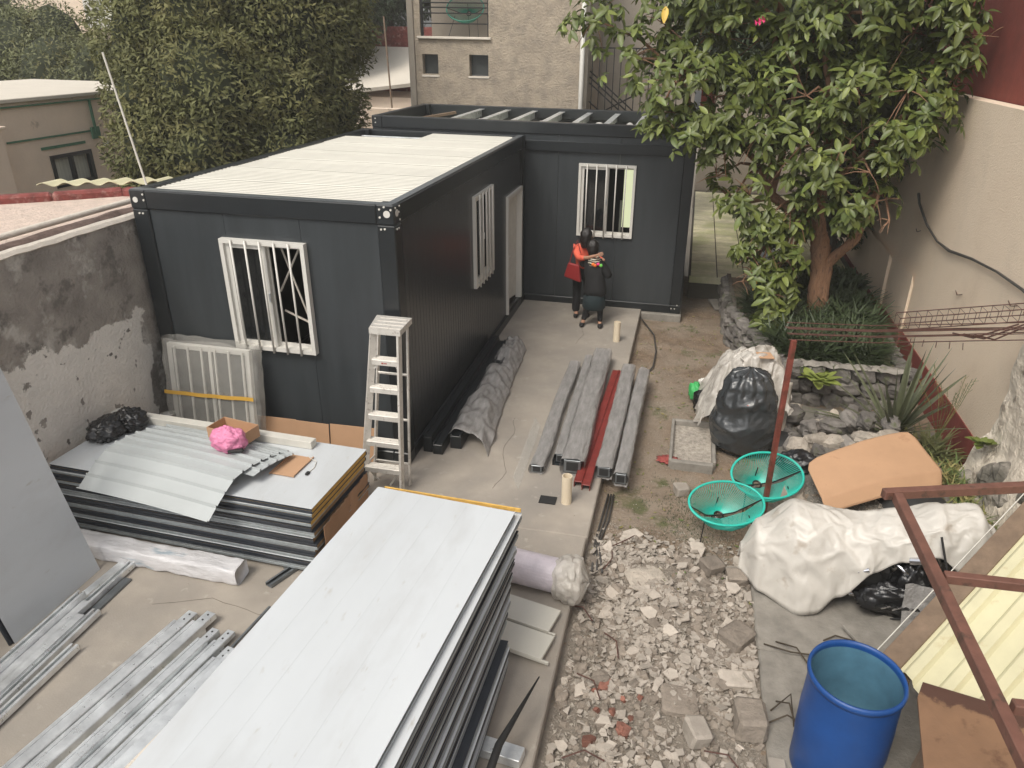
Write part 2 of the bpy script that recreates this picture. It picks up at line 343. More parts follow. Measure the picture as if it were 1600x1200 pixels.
JOBS = []
def cloth_job(o, inner, excess=.06, pin=None, solid=0., grav=1., bend=.3, dist=.006, hold=.35):
    """real folds: the sheet is given more length than it needs and buckles round its resting shape"""
    JOBS.append((o, excess, pin, solid, grav, bend, hold))
def run_cloth(frames=22):
    for (o, excess, pin, solid, grav, bend, hold) in JOBS:
        m_ = o.modifiers.new('cloth', 'CLOTH'); c = m_.settings; c.quality = 5; c.mass = .12; c.tension_stiffness = 22; c.compression_stiffness = 22; c.shear_stiffness = 8; c.bending_stiffness = bend; c.air_damping = 4
        c.shrink_min = -excess; c.shrink_max = -excess; c.effector_weights.gravity = grav * .25
        m_.collision_settings.use_collision = False; m_.point_cache.frame_start = 1; m_.point_cache.frame_end = frames + 5
        g = o.vertex_groups.new(name='pin'); w = worg(o); n = len(o.data.vertices); g.add(list(range(n)), hold, 'REPLACE')
        if pin: g.add([v.index for v in o.data.vertices if pin(v.co + w)], 1., 'REPLACE')
        c.vertex_group_mass = 'pin'; c.pin_stiffness = 1
    for f in range(1, frames + 1): S.frame_set(f)
    dg = bpy.context.evaluated_depsgraph_get()
    for J_ in JOBS:
        o = J_[0]; co = np.empty(len(o.data.vertices) * 3); o.evaluated_get(dg).data.vertices.foreach_get('co', co); JOBCO[o.name] = co
    for (o, excess, pin, solid, grav, bend, hold) in JOBS:
        o.modifiers.remove(o.modifiers['cloth']); o.vertex_groups.clear(); o.data.vertices.foreach_set('co', JOBCO[o.name]); o.data.update()
        if solid: q = o.modifiers.new('solid', 'SOLIDIFY'); q.thickness = solid; q.offset = 0
    S.frame_set(1)
JOBCO = {}
def nz(p, s=1.): return mnoise.noise(Vector(p) * s)
def rects(u0, u1, w0, w1, holes):
    us = sorted({u0, u1} | {min(max(h[i], u0), u1) for h in holes for i in (0, 1)}); ws = sorted({w0, w1} | {min(max(h[i], w0), w1) for h in holes for i in (2, 3)})
    for a, b in zip(us, us[1:]):
        for c, d in zip(ws, ws[1:]):
            m_ = ((a + b) / 2, (c + d) / 2)
            if not any(h[0] < m_[0] < h[1] and h[2] < m_[1] < h[3] for h in holes): yield a, b, c, d
def face_box(mb, axis, f, sgn, u0, u1, z0, z1, w0, w1, ch=0.):
    """box on a vertical face: axis 'y' faces -y, 'x' faces +x; w outwards"""
    if axis == 'y': mb.box(u0, u1, f - w1, f - w0, z0, z1, ch)
    else: mb.box(f + w0, f + w1, u0, u1, z0, z1, ch)
def fp(axis, f, u, w, z): return (u, f - w, z) if axis == 'y' else (f + w, u, z)

# ================================================================= SETTING
mb = MB(); mb.box(-45, 25, -18, 45, -2.2, -2.0); mb.build('far_terrain', 'far_ground', kind='structure')
# dirt yard (heightfield)
def dirt_h(x, y):
    h = -.16 + .03 * nz((x, y, 0), 1.1) + .018 * nz((x, y, 3), 4) + .008 * nz((x, y, 5), 13)
    if x > 4.2 and y > -.4:   # heap under the cardboard, below the stone wall
        d = math.exp(-((x - 5.0) ** 2 / 1.2 + (y - .7) ** 2 / 1.6)); h += .38 * d
    h -= .22 * min(1, max(0, (x - 5.95) / .35)) * min(1, max(0, (y + .5) / .5))
    d = math.exp(-((x - 3.0) ** 2 / .7 + (y + 2.0) ** 2 / 2.2)); h += .07 * d
    return h
mb = MB(); mb.grid(lambda u, v: (2.1 + u * 4.6, -6.5 + v * 15.5, dirt_h(2.1 + u * 4.6, -6.5 + v * 15.5)), 120, 340)
mb.build('dirt_ground', 'dirt', kind='structure', smooth=True)
# concrete slab with slightly worn edge, as big poured bays
mb = MB()
mb.box(-3.02, 2.19, -6.5, -.9, -.22, 0, .012); mb.box(-3.02, 2.2, -.893, 9.2, -.22, 0, .012)
mb.build('concrete_slab', 'concrete', kind='structure')
mb = MB(); mb.box(2.201, 2.93, 6.05, 9.2, -.25, -.04, .01); mb.build('container_plinth', 'concrete_edge', kind='structure')
mb = MB(); mb.box(3.80, 6.5, -6.5, -1.95, -.3, -.1, .015); mb.box(3.79, 6.5, -1.945, -.5, -.3, -.1, .015)
mb.build('right_concrete_pad', 'concrete_edge', kind='structure')
mb = MB(); mb.box(1.60, 1.78, -.42, -.28, .004, .012); mb.build('drain_cover', 'rubber', label='small square dark drain plate set in the concrete beside the nearer pipe', cat='drain cover')

# patio behind
pat = thing('patio', (4, 12, .28), None, None); pat['kind'] = 'structure'
mb = MB(); mb.box(3.02, 6.3, 7.56, 17, -.3, .27); mb.build('patio_bed', 'grout', pat)
mb = MB(); mb.box(3.02, 6.3, 7.5, 7.555, .16, .292, .01); mb.build('patio_kerb', 'patio_tile', pat)
tm = MB().box(-.252, .252, -.132, .132, -.02, .02, .004).mesh('patio_tile', 'patio_tile')
for i in range(6):
    for j in range(32):
        inst('tile', tm, (3.3 + i * .526, 7.70 + j * .283, .27 + rnd.uniform(0, .004)), (0, 0, rnd.uniform(-.004, .004)), parent=pat)
mb = MB(); mb.box(4.35, 4.9, 7.9, 8.9, .30, .78, .015); w0 = mb.build('white_slab_box', 'white_sheet', label='white boxed slab standing on the tiled patio behind the tree', cat='slab')
mb = MB(); mb.obox((3.75, 7.1, -.10), (.55, .5, .04), (.05, 0, .25), .006); mb.build('paving_slab', 'concrete_edge', label='loose square paving slab on the dirt below the patio edge', cat='paving slab')

# right wall
rw = thing('right_boundary_wall', (6.7, 4, -.2), 'tall cream rendered boundary wall with a dark red band along its foot', 'wall')
mb = MB()
for j in range(6):
    pass
mb.box(6.56, 6.8, 1.42, 20, .18, 3.84); mb.build('wall_face', 'right_wall', rw)
mb = MB(); mb.box(6.548, 6.8, 1.42, 20, -.6, .18, .004); mb.build('red_band', 'band_red', rw)
for (x0, y0, y1, zt) in ((6.52, 5.6, 7.0, 1.04), (6.47, 7.0, 13., 1.02)):
    mb = MB()
    vs = [(x0, y0, .18), (x0, y1, .18), (x0, y1, zt + .10), (x0, y0, zt + .10), (6.559, y0, .18), (6.559, y1, .18), (6.559, y1, zt - .06), (6.559, y0, zt - .06)]
    mb.add(vs, [(0, 3, 2, 1), (0, 4, 7, 3), (1, 2, 6, 5), (3, 7, 6, 2)]); mb.build('buttress', 'right_wall', rw)
    mb = MB(); mb.box(x0 - .01, 6.548, y0 - .01, y1, -.6, .18, .004); mb.build('red_band', 'band_red', rw)
# older rough wall nearer, with rocky foot
ow = thing('old_rough_wall', (6.6, -2, -.2), 'rough flaking whitewashed wall nearer than the smooth cream wall', 'wall')
def oldw(u, v):
    y = 1.45 - u * 8; z = -.3 + v * 4.1; y2 = y - (.35 * v * max(0, 1 - u * 6)) + (.05 * nz((z, 3, 1), 2) if u < .02 else 0)
    base = max(0, 1 - (z + .2) / (.75 + .25 * nz((y, 0, 0), 1.3)))
    return (6.50 - .03 * nz((y, z, 0), 1.7) - .022 * nz((y, z, 9), 6) - .22 * base ** .7 * (1 + .4 * nz((y, z, 4), 3)), y2, z)
mb = MB(); mb.grid(oldw, 150, 80); mb.build('wall_face', 'right_old', ow, smooth=True)
mb = MB()
for i in range(26):
    y = rnd.uniform(-2.4, 1.3); z = rnd.uniform(-.15, .42); s_ = rnd.uniform(.10, .2)
    c0 = len(mb.v); mb.lathe([(s_ * math.sin(t) , s_ * math.cos(t)) for t in (0.05, .6, 1.1, 1.57, 2.1, 2.6, 3.09)], (6.43 + z * .2, y, z), 9)
    mb.v[c0:] = [(a + .05 * nz((a, b, c), 6), b + .08 * nz((a, b, c + 9), 4), c + .07 * nz((a, b, c + 5), 4)) for a, b, c in mb.v[c0:]]
mb.build('rock_footing', 'right_base', ow, kind='stuff')
mb = MB(); mb.box(6.82, 7.0, -8, 20, 3.4, 8); mb.build('upper_red_wall', 'red_wall', label='dark red upper wall rising above the cream boundary wall', cat='wall')
# cable along the wall
mb = MB(); mb.tube([(6.53, 6.35, 2.3), (6.53, 6.2, 2.17), (6.53, 5.57, 1.97), (6.53, 4.9, 1.87), (6.53, 4.3, 1.88), (6.53, 3.42, 2.0), (6.53, 2.54, 2.08), (6.53, 1.77, 2.1), (6.45, .8, 2.12)], [.02, .02, .017, .016, .02, .016, .016, .016, .016], 7, jit=.5)
mb.build('wall_cable', 'hose', label='mossy old cable sagging across the cream wall', cat='cable')
for k, (y, z) in enumerate(((3.6, 1.45), (6.0, 1.75), (1.95, 1.85))):
    mb = MB(); mb.tube([(6.545, y + .1, z + .03), (6.54, y, z), (6.54, y - .09, z + .03), (6.54, y - .17, z + .06)], .006, 5)
    mb.build('wire_stub', 'rebar', label='short bent wire end poking out of the cream wall ' + ('below the sagging cable', 'next to the tree leaves', 'above the rebar truss')[k], cat='wire')

# left wall
lw = thing('left_boundary_wall', (-3.15, 0, 0), 'stained grey cement wall with peeling white paint left of the container', 'wall')
mb = MB(); mb.box(-3.25, -3.03, -6.5, 7.5, -.2, 2.66); mb.build('wall_face', 'left_wall', lw)
mb = MB(); mb.grid(lambda u, v: (-3.02 - .1 * v, -6.5 + 14 * u, 2.66 + .05 * math.sin(v * math.pi) + .012 * nz((u * 60, v, 0), 1)), 180, 5); mb.build('plaster_rim', 'plaster_edge', lw, solid=.02)
mb = MB(); mb.grid(lambda u, v: (-3.13 - .16 * v, -6.5 + 14 * u, 2.67 + .05 * math.sin(v * 3) + .02 * nz((u * 40, v * 2, 0), 1)), 180, 6); mb.build('mossy_coping', 'mossy', lw, solid=.02)
mb = MB(); mb.tube([(-3.33 + .012 * nz((y, 0, 0), .8), y, 2.76) for y in np.linspace(-5, 2.0, 16)], .032, 8); mb.build('roof_pipe', 'plaster_edge', smooth=True, label='pale plastic pipe lying along the top of the left wall', cat='pipe')
mb = MB(); mb.tube([(-3.62 + .05 * nz((y, 0, 7), 1.4), y, 2.67) for y in np.linspace(-3, 1.2, 30)], .008, 5); mb.build('roof_wire', 'hose', label='thin dark wire lying on the rough pink roof', cat='wire')
mb = MB()
pts = [(-8.5, -6), (-3.3, -6), (-3.3, 1.35), (-4.1, 1.25), (-4.7, .75), (-5.3, .3), (-8.5, -1.5)]
mb.prism(pts, 2.2, 2.62); nr = mb.build('neighbour_roof', 'roof_pink', label='rough pinkish white flat roof beyond the left wall', cat='roof')
mb = MB()
q = [(-8.5, -1.46), (-5.3, .34), (-4.7, .79), (-4.12, 1.30), (-3.3, 1.4)]
for a, b in zip(q, q[1:]): mb.beam((*a, 2.64), (*b, 2.64), .16, .15, .03)
mb.build('red_parapet', 'red_edge', nr)
mb = MB(); mb.grid(lambda u, v: (-5.0 + 1.3 * u, .9 + .62 * u + .3 * v, 2.765 + .022 * math.sin(u * 36)), 60, 2)
mb.build('yellow_roof_sheet', 'yellow_sheet', solid=.008, label='short yellow corrugated roof sheet beside the red parapet', cat='roof sheet')
mb = MB(); mb.tube([(-3.55, 1.0, 2.0), (-3.7, 1.2, 2.8), (-3.92, 1.2, 4.27)], [.013, .013, .011], 8); mb.build('white_pole', 'wood_white', label='thin white pole leaning beside the far left corner of the container', cat='pole')

# beige house left
hb = thing('beige_house', (-9.1, 4, -1), 'beige rendered house with green pipe marks and a small black framed window', 'house')
mb = MB()
for a, b, c_, d in rects(-4, 9.5, -2, 3.3, [(5.35, 6.4, 1.72, 2.32)]): mb.box(-12, -9.0, a, b, c_, d)
mb.build('wall', 'house_beige', hb)
mb = MB(); mb.box(-13, -8.93, -4, 9.6, 3.3, 3.37, .01); mb.build('roof', 'roof_far', hb)
mb = MB(); mb.box(-8.99, -8.95, -4, 9.5, 3.22, 3.245); mb.box(-8.99, -8.95, 6.6, 6.635, 2.6, 3.22); mb.box(-8.99, -8.96, 6.5, 6.72, 2.5, 2.72); mb.box(-8.99, -8.975, 4.5, 6.5, 2.64, 2.67); mb.box(-8.995, -8.985, 5.2, 6.3, 2.44, 2.49)
mb.build('green_pipe', 'green_paint', hb)
wf = MB()
for a, b, c_, d in rects(5.35, 6.4, 1.72, 2.32, [(5.43, 5.84, 1.79, 2.25), (5.9, 6.32, 1.79, 2.25)]): wf.box(-9.06, -8.98, a, b, c_, d)
wo_ = wf.build('window', 'frame_dark', hb)
mb = MB(); mb.box(-9.09, -9.07, 5.43, 6.32, 1.79, 2.25); mb.build('pane', 'curtain', wo_)
mb = MB(); mb.lathe([(.001, -.07), (.05, -.05), (.07, 0), (.05, .05), (.001, .07)], (-8.88, 6.72, 2.38), 12); mb.build('lamp_globe', 'white_frame', hb, smooth=True)
mb = MB(); mb.box(-9.6, -8.55, -4, 4.05, -2, 2.95, .02); mb.box(-9.65, -8.5, -4, 4.1, 2.95, 3.0, .01); mb.build('side_wing', 'house_beige', hb)
mb = MB(); mb.tube([(-8.6, 3.3, 3.05), (-8.9, 3.6, 3.95)], .03, 6); mb.tube([(-8.6, 3.7, 3.05), (-8.95, 4.0, 3.9)], .03, 6); mb.tube([(-8.75, 3.42, 3.4), (-8.75, 3.82, 3.4)], .025, 6)
mb.build('roof_ladder', 'wood_white', label='bit of a pale ladder standing on the wing of the beige house', cat='ladder')

# far house with window top left
fh = thing('far_white_house', (-22.5, 26, 0), 'cream house high up behind the trees with a white framed curtained window', 'house')
mb = MB(); mb.box(-40, -14, 26.1, 32, 0, 12); mb.build('wall', 'house_beige', fh)
mb = MB()
for a, b, c_, d in rects(-24.8, -20.2, 4.5, 8, [(-24.3, -20.6, 4.95, 7.5)]): mb.box(a, b, 25.7, 26.09, c_, d)
w_ = mb.build('window', 'white_frame', fh)
mb = MB(); mb.grid(lambda u, v: (-24.3 + 3.7 * u, 25.98 + .05 * math.sin(u * 60), 4.95 + 2.5 * v), 90, 2); mb.build('curtain', 'curtain', w_)
# white roofed building between tree and grey house
wb = thing('white_roofed_building', (-8, 21, 0), 'low building with a bright white sloping roof behind the big leafy tree', 'building')
mb = MB(); mb.add([(-11, 18.6, 2.4), (-6.3, 18.6, 3.0), (-6.3, 22, 4.0), (-11, 22, 4.0)], [(0, 1, 2, 3)]); mb.build('roof', 'roof_far', wb, solid=.12)
mb = MB(); mb.box(-11, -6, 19, 22, -2, 2.5); mb.build('wall', 'house_beige', wb)
mb = MB(); mb.box(-12, -6, 22.1, 22.6, -2, 4.75); mb.build('red_gable', 'red_edge', wb)
mb = MB(); mb.tube([(-7.2, 18, 2), (-7.3, 18, 5)], .03, 6); mb.build('antenna_rod', 'wood_old', label='thin upright rod in front of the bright white roof', cat='rod')
mb = MB(); mb.box(-6.5, -3.6, 12.5, 12.8, -1, 2.72); fw = mb.build('low_back_wall', 'house_beige', label='low pinkish wall behind the open roofed container', cat='wall')
mb = MB(); mb.box(-4.45, -4.05, 12.44, 12.51, 2.25, 2.6, .01); mb.build('vent_opening', 'frame_dark', fw)

# ================================================================= GREY BUILDING
gb = thing('grey_stucco_building', (-1.5, 11, 0), 'two storey grey stucco building behind the containers with balcony and stair', 'building')
mb = MB(); HO = [(-3.22, -1.69, 4.48, 6.2), (-3.2, -2.84, 3.72, 4.12), (-2.13, -1.70, 3.70, 4.13)]
for a, b, c_, d in rects(-3.36, .30, -.3, 7, HO): mb.box(a, b, 10., 10.2, c_, d)
mb.build('wall', 'stucco', gb)
mb = MB(); mb.box(-3.5, -3.365, 9.95, 10.4, -.3, 7, .01); mb.build('corner_column', 'stucco_smooth', gb)
mb = MB(); mb.box(-3.28, -1.63, 9.93, 10.25, 4.43, 4.478, .006); mb.build('balcony_sill', 'plaster_edge', gb)
for (x0, x1) in ((-3.2, -2.84), (-2.13, -1.70)):
    mb = MB(); mb.box(x0, x1, 10.16, 10.20, 3.72, 4.12); mb.build('window', 'glass_far', gb)
    mb = MB(); mb.box(x0 - .02, x1 + .02, 9.985, 10.1, 3.66, 3.70 - .002, .003); mb.build('window_sill', 'plaster_edge', gb)
mb = MB(); mb.box(-3.36, -1.5, 10.2, 11.6, 4.3, 4.45); mb.build('balcony_floor', 'stucco_smooth', gb)
mb = MB(); mb.box(-3.4, -1.4, 11.3, 11.5, 4.45, 7); mb.build('balcony_back', 'stucco_smooth', gb)
for z in (4.78, 4.98, 5.09, 5.18):
    mb = MB(); mb.tube([(-3.2, 10.05, z - .05), (-1.7, 10.05, z - .05)], .013, 6); mb.build('rail', 'black_metal', gb)
for xa_, xb_ in ((-3.21, -3.17), (-1.72, -1.70)):
    mb = MB(); mb.box(xa_, xb_, 10.03, 10.09, 4.48, 6.0); mb.build('rail_post', 'black_metal', gb)
mb = MB(); mb.tube([(.36, 9.94, -.2), (.36, 9.94, 7)], .05, 10); mb.build('downpipe', 'white_frame', gb, smooth=True)
mb = MB(); mb.box(.3, 2.75, 12.6, 12.8, -.3, 7); mb.box(2.755, 5.4, 12.6, 12.8, 3.4, 7); mb.box(.3, .45, 10.2, 12.6, -.3, 7); mb.build('stair_back_wall', 'stucco_smooth', gb)
mb = MB(); mb.box(.45, 2.2, 10.7, 12.5, 2.4, 2.6); mb.build('stair_landing', 'stucco_smooth', gb)
for k in range(15):
    x = .5 + k * .155
    mb = MB(); mb.box(x, x + .02, 10.5, 10.52, 2.7, 4.3); mb.build('baluster', 'black_metal', gb)
mb = MB(); mb.box(.45, 2.9, 10.49, 10.53, 4.3, 4.33)
for dz in (0, .12, .24, .62): mb.beam((.45, 10.55, 3.75 - dz + .1), (1.7, 10.55, 2.75 - dz + .1), .025, .03)
mb.beam((.45, 10.57, 2.85), (1.7, 10.57, 3.5), .025, .03); mb.build('stair_rail', 'black_metal', gb)
mb = MB(); mb.box(3., 6.5, 17.05, 17.4, -.3, 6); mb.build('patio_back_wall', 'stucco_smooth', label='dim rendered wall closing the tiled patio behind the tree', cat='wall')

# ================================================================= CONTAINERS
def window_part(parent, axis, f, u0, u1, z0, z1, flip=False, cur=False):
    mb = MB()
    for a, b, c_, d in rects(u0, u1, z0, z1, [(u0 + .045, u1 - .045, z0 + .045, z1 - .045)]): face_box(mb, axis, f, 1, a, b, c_, d, -.07, .045)
    w = mb.build('window', 'white_frame', parent, label='white sliding window with five vertical security bars')
    um = (u0 + u1) / 2; ga, gb_ = (u0 + .045, um + .02)
    # sliding sash on one half
    mb = MB()
    for a, b, c_, d in rects(ga, gb_, z0 + .045, z1 - .045, [(ga + .05, gb_ - .045, z0 + .095, z1 - .095)]): face_box(mb, axis, f, 1, a, b, c_, d, -.045, .012)
    mb.build('sash', 'white_frame', w)
    mb = MB()
    for a, b, c_, d in rects(um - .01, u1 - .045, z0 + .045, z1 - .045, [(um + .03, u1 - .05, z0 + .08, z1 - .08)]): face_box(mb, axis, f, 1, a, b, c_, d, -.066, -.046)
    mb.build('sash', 'white_frame', w)
    mb = MB(); face_box(mb, axis, f, 1, ga + .05, gb_ - .045, z0 + .095, z1 - .095, -.02, -.014); mb.build('pane', 'glass_dark', w)
    mb = MB(); face_box(mb, axis, f, 1, um + .0, um + .02, (z0 + z1) / 2 - .05, (z0 + z1) / 2 + .05, .012, .03, .004); mb.build('handle', 'galv', w)
    for k in range(5):
        u = u0 + (u1 - u0) * (k + .9) / 5.9
        mb = MB(); mb.tube([fp(axis, f, u, .062, z0 - .015), fp(axis, f, u, .062, z1 + .0)], .0115, 8); mb.build('bar', 'white_frame', w, smooth=True)
    return w
def bolts(parent, axis, f, pts, hole=None):
    for (u, z) in pts:
        mb = MB(); mb.tube([fp(axis, f, u, -.002, z), fp(axis, f, u, .006, z)], .011, 8); mb.build('bolt', 'wood_white', parent)
    if hole:
        u, z = hole; mb = MB(); c0 = 0
        mb.tube([fp(axis, f, u, -.002, z), fp(axis, f, u, .003, z)], .036, 16); mb.build('lifting_hole', 'white_frame', parent)
def container(name, label, x0, x1, y0, y1, H, zb, front_holes, side_holes, back_holes=(), two_beam=False):
    c = thing(name, ((x0 + x1) / 2, (y0 + y1) / 2, zb), label, 'container cabin')
    P = .19
    for (px, py) in ((x0, y0), (x1 - P, y0), (x0, y1 - P), (x1 - P, y1 - P)):
        mb = MB(); mb.box(px, px + P, py, py + P, zb + .155, H - .205, .012); mb.build('corner_post', 'frame_dark', c)
        for (za, zc) in ((H - .202, H), (zb, zb + .152)):
            mb = MB(); mb.box(px - .002, px + P + .002, py - .002, py + P + .002, za, zc, .012); mb.build('corner_casting', 'frame_dark', c)
    for (ya) in (y0, y1 - .11):     # long beams along x
        mb = MB(); mb.box(x0 + P, x1 - P, ya, ya + .11, H - .2, H - .004, .01); mb.box(x0 + P, x1 - P, ya + .004, ya + .16, H - .035, H - .006, .003); mb.build('top_beam', 'frame_dark', c)
        mb = MB(); mb.box(x0 + P, x1 - P, ya, ya + .11, zb + .002, zb + .15, .01); mb.build('bottom_beam', 'frame_dark', c)
    for (xa) in (x0, x1 - .11):
        mb = MB(); mb.box(xa, xa + .11, y0 + P, y1 - P, H - .2, H - .004, .01); mb.build('top_beam', 'frame_dark', c)
        mb = MB(); mb.box(xa, xa + .11, y0 + P, y1 - P, zb + .002, zb + .15, .01); mb.build('bottom_beam', 'frame_dark', c)
    def wallrow(axis, f, u0, u1, holes, m, pw=1.0):
        n = round((u1 - u0) / pw)
        for k in range(n):
            a = u0 + (u1 - u0) * k / n; b = u0 + (u1 - u0) * (k + 1) / n - .004; mb = MB()
            for q in rects(a, b, zb + .152, H - .202, holes): face_box(mb, axis, f, 1, *q, -.08, -.028)
            mb.build('wall_panel', m, c)
    wallrow('y', y0, x0 + P, x1 - P, front_holes, 'panel_dark')
    wallrow('x', x1, y0 + P, y1 - P, side_holes, 'rib_dark' if not two_beam else 'panel_dark')
    wallrow('y', y1 + .11 * 0 - .0, x0 + P, x1 - P, back_holes, 'panel_dark')
    mb = MB(); mb.box(x0 + .03, x0 + .07, y0 + P, y1 - P, zb + .152, H - .202); mb.build('wall_panel', 'panel_dark', c)
    mb = MB(); mb.box(x0 + .1, x1 - .1, y0 + .1, y1 - .1, zb + .01, zb + .1); mb.build('floor_board', 'inner_dark', c)
    mb = MB(); mb.box(x0 + .12, x1 - .12, y0 + .12, y1 - .12, H - .32, H - .28); mb.build('ceiling_board', 'inner_pale', c)
    return c
# --- long cabin
DW = (4.78, 5.84, .16, 2.17)
CA = container('container_cabin', 'dark grey container cabin with white corrugated roof in the middle of the yard', -2.97, 0, 0, 6.06, 2.985, 0,
    [(-1.965, -1.005, 1.3, 2.53)], [(2.86, 3.84, 1.24, 2.53), DW])
window_part(CA, 'y', -.0 - .028 * 0, -1.97, -1.0, 1.295, 2.535)
window_part(CA, 'x', -.028, 2.85, 3.85, 1.235, 2.535)
bolts(CA, 'y', -.004, [(-.15, 2.94), (-.15, 2.86), (-.1, 2.965), (-.03, 2.94), (-.145, 2.74), (-.105, 2.745), (-2.80, 2.94), (-2.80, 2.88), (-2.88, 2.74), (-2.84, 2.74)], (-.075, 2.895))
bolts(CA, 'x', .004, [(.03, 2.955), (.12, 2.9), (.14, 2.955), (.14, 2.82), (.05, 2.74), (.1, 2.74)], (.07, 2.90))
mb = MB(); mb.tube([(-2.9, -.008, 2.88), (-2.9, .0, 2.88)], .03, 14); mb.build('lifting_hole', 'white_frame', CA)
# thin vertical ribs on the side wall
mb = MB()
y = .26
while y < 5.86:
    segs = [(.17, 2.77)]
    if 2.8 < y < 3.9: segs = [(.17, 1.2), (2.56, 2.77)]
    if 4.7 < y < 5.9: segs = [(2.2, 2.77)]
    for a, b in segs: mb.box(-.029, -.0262, y, y + .006, a, b)
    y += .1005
mb.build('wall_ribs', 'rib_dark', CA, kind='stuff')
# door
mb = MB(); face_box(mb, 'x', -.028, 1, DW[0], DW[0] + .06, DW[2], DW[3], -.07, .04); face_box(mb, 'x', -.028, 1, DW[1] - .06, DW[1], DW[2], DW[3], -.07, .04); face_box(mb, 'x', -.028, 1, DW[0] + .06, DW[1] - .06, DW[3] - .06, DW[3], -.07, .04)
dr = mb.build('door', 'white_frame', CA, label='white framed door standing slightly open')
a_ = R(11); mb = MB(); mb.obox((-.1 - math.sin(a_) * .45, DW[1] - .07 - math.cos(a_) * .45, 1.16), (.04, .90, 1.88), (0, 0, -a_), .004); mb.build('door_leaf', 'curtain' if False else 'wood_white', dr)
mb = MB(); mb.obox((-.06, 5.1, 1.1), (.03, .1, .02), None, .004); mb.build('handle', 'galv', dr)
# roof sheets (ribs run across the cabin)
for k in range(7):
    ya = .10 + k * .835; yb = ya + .826
    xL = -2.86 if k < 6 else -1.62
    if k == 6: yb = 5.95
    def rf(u, v, ya=ya, yb=yb, xL=xL, k=k):
        yy = ya + (yb - ya) * v; q = ((yy - ya) / .0835) % 1
        return (xL + (-.1 - xL) * u, yy, 2.947 + (.009 if q > .42 else 0) + .003 * nz((u * 3, yy, k), 2) + (k % 2) * .007)
    mb = MB(); mb.grid(rf, 6, 101); mb.build('roof_sheet', 'roof_white', CA, solid=.0012)
for yy in (5.2, 5.45, 5.72):
    mb = MB(); mb.box(-2.86, -.3, yy, yy + .06, 2.83, 2.9, .004); mb.build('roof_purlin', 'galv', CA)
mb = MB(); mb.box(-2.95, -.02, .0 + .01, .09, 2.984, 2.9915); mb.box(-.1, -.012, .1, 5.96, 2.9845, 2.9925); mb.build('rim_flashing', 'galv_dark', CA)
mb = MB()
for a, b in (((-1.42, .22, 2.45), (-1.1, .3, 1.2)), ((-1.5, .25, 1.9), (-1.15, .22, 2.5)), ((-1.45, .2, 1.7), (-1.05, .25, 1.5)), ((-1.7, .2, 2.4), (-1.8, .25, 1.4))): mb.beam(a, b, .02, .02)
mb.build('leaning_laths', 'plaster_edge', label='pale laths leaning inside the long cabin behind the front window', cat='laths')
# --- cross cabin with open roof
CB = container('container_cabin', 'dark container cabin with unfinished open roof set crosswise at the back', -2.82, 2.9, 6.13, 8.86, 3.2, -.03,
    [(.945, 1.925, 1.3, 2.545)], [], [(1.5, 1.9, .85, 2.5)], True)
window_part(CB, 'y', 6.158, .94, 1.93, 1.295, 2.55)
mb = MB(); mb.box(-2.62, 2.7, 6.105, 6.135, 2.73, 2.90, .006); mb.build('lower_beam', 'frame_dark', CB)
bolts(CB, 'y', 6.126, [(-2.75, 3.15), (-2.75, 3.08), (-2.75, 2.94), (2.75, 3.15), (2.83, 3.14), (2.8, .06), (2.74, .06), (2.84, .13)])
mb = MB(); mb.box(-2.7, 2.78, 6.25, 8.74, 2.86, 2.9); mb.build('ceiling_deck', 'galv_dark', CB)
for k in range(8):
    x = -1.55 + k * .56
    mb = MB(); mb.box(x, x + .05, 6.3, 8.7, 3.0, 3.15, .003); mb.box(x + .05, x + .11, 6.3, 8.7, 3.14, 3.15); mb.build('roof_joist', 'galv', CB)
mb = MB(); mb.grid(lambda u, v: (-2.3 + 4.9 * u, 6.3 + 1.05 * v * (1 + .4 * nz((u * 30, 0, 0), 1)), 2.9 + .24 * math.sin(min(1, v * 1.1) * 3.1) * (.75 + .5 * nz((u * 25, v * 3, 2), 1))), 160, 10)
mb.build('insulation', 'fluff', CB, smooth=True)
mb = MB(); mb.obox((-2.25, 7.6, 3.06), (.06, 1.4, .05), (.06, 0, -.5), .004); mb.build('timber_batten', 'wood_old', label='short timber batten lying in the open roof of the crosswise cabin', cat='batten')
_lm = mat('daylight_glow', (.6, .6, .42), .6, bump=0); _b = [n for n in _lm.node_tree.nodes if n.type == 'BSDF_PRINCIPLED'][0]; _b.inputs['Emission Color'].default_value = (.95, 1, .62, 1); _b.inputs['Emission Strength'].default_value = .55; M['daylight_glow'] = _lm  # emission puts the daylight into the material itself
mb = MB(); mb.box(1.5, 1.9, 8.90, 8.93, .85, 2.5); mb.build('rear_daylight_glow', 'daylight_glow', CB)  # added glowing pane, stands in for daylight through the rear opening
mb = MB(); mb.box(1.62, 1.66, 6.9, 6.93, 1.0, 1.8); mb.box(1.5, 1.9, 6.85, 7.2, .95, 1.0); mb.build('shelf', 'inner_pale', CB)

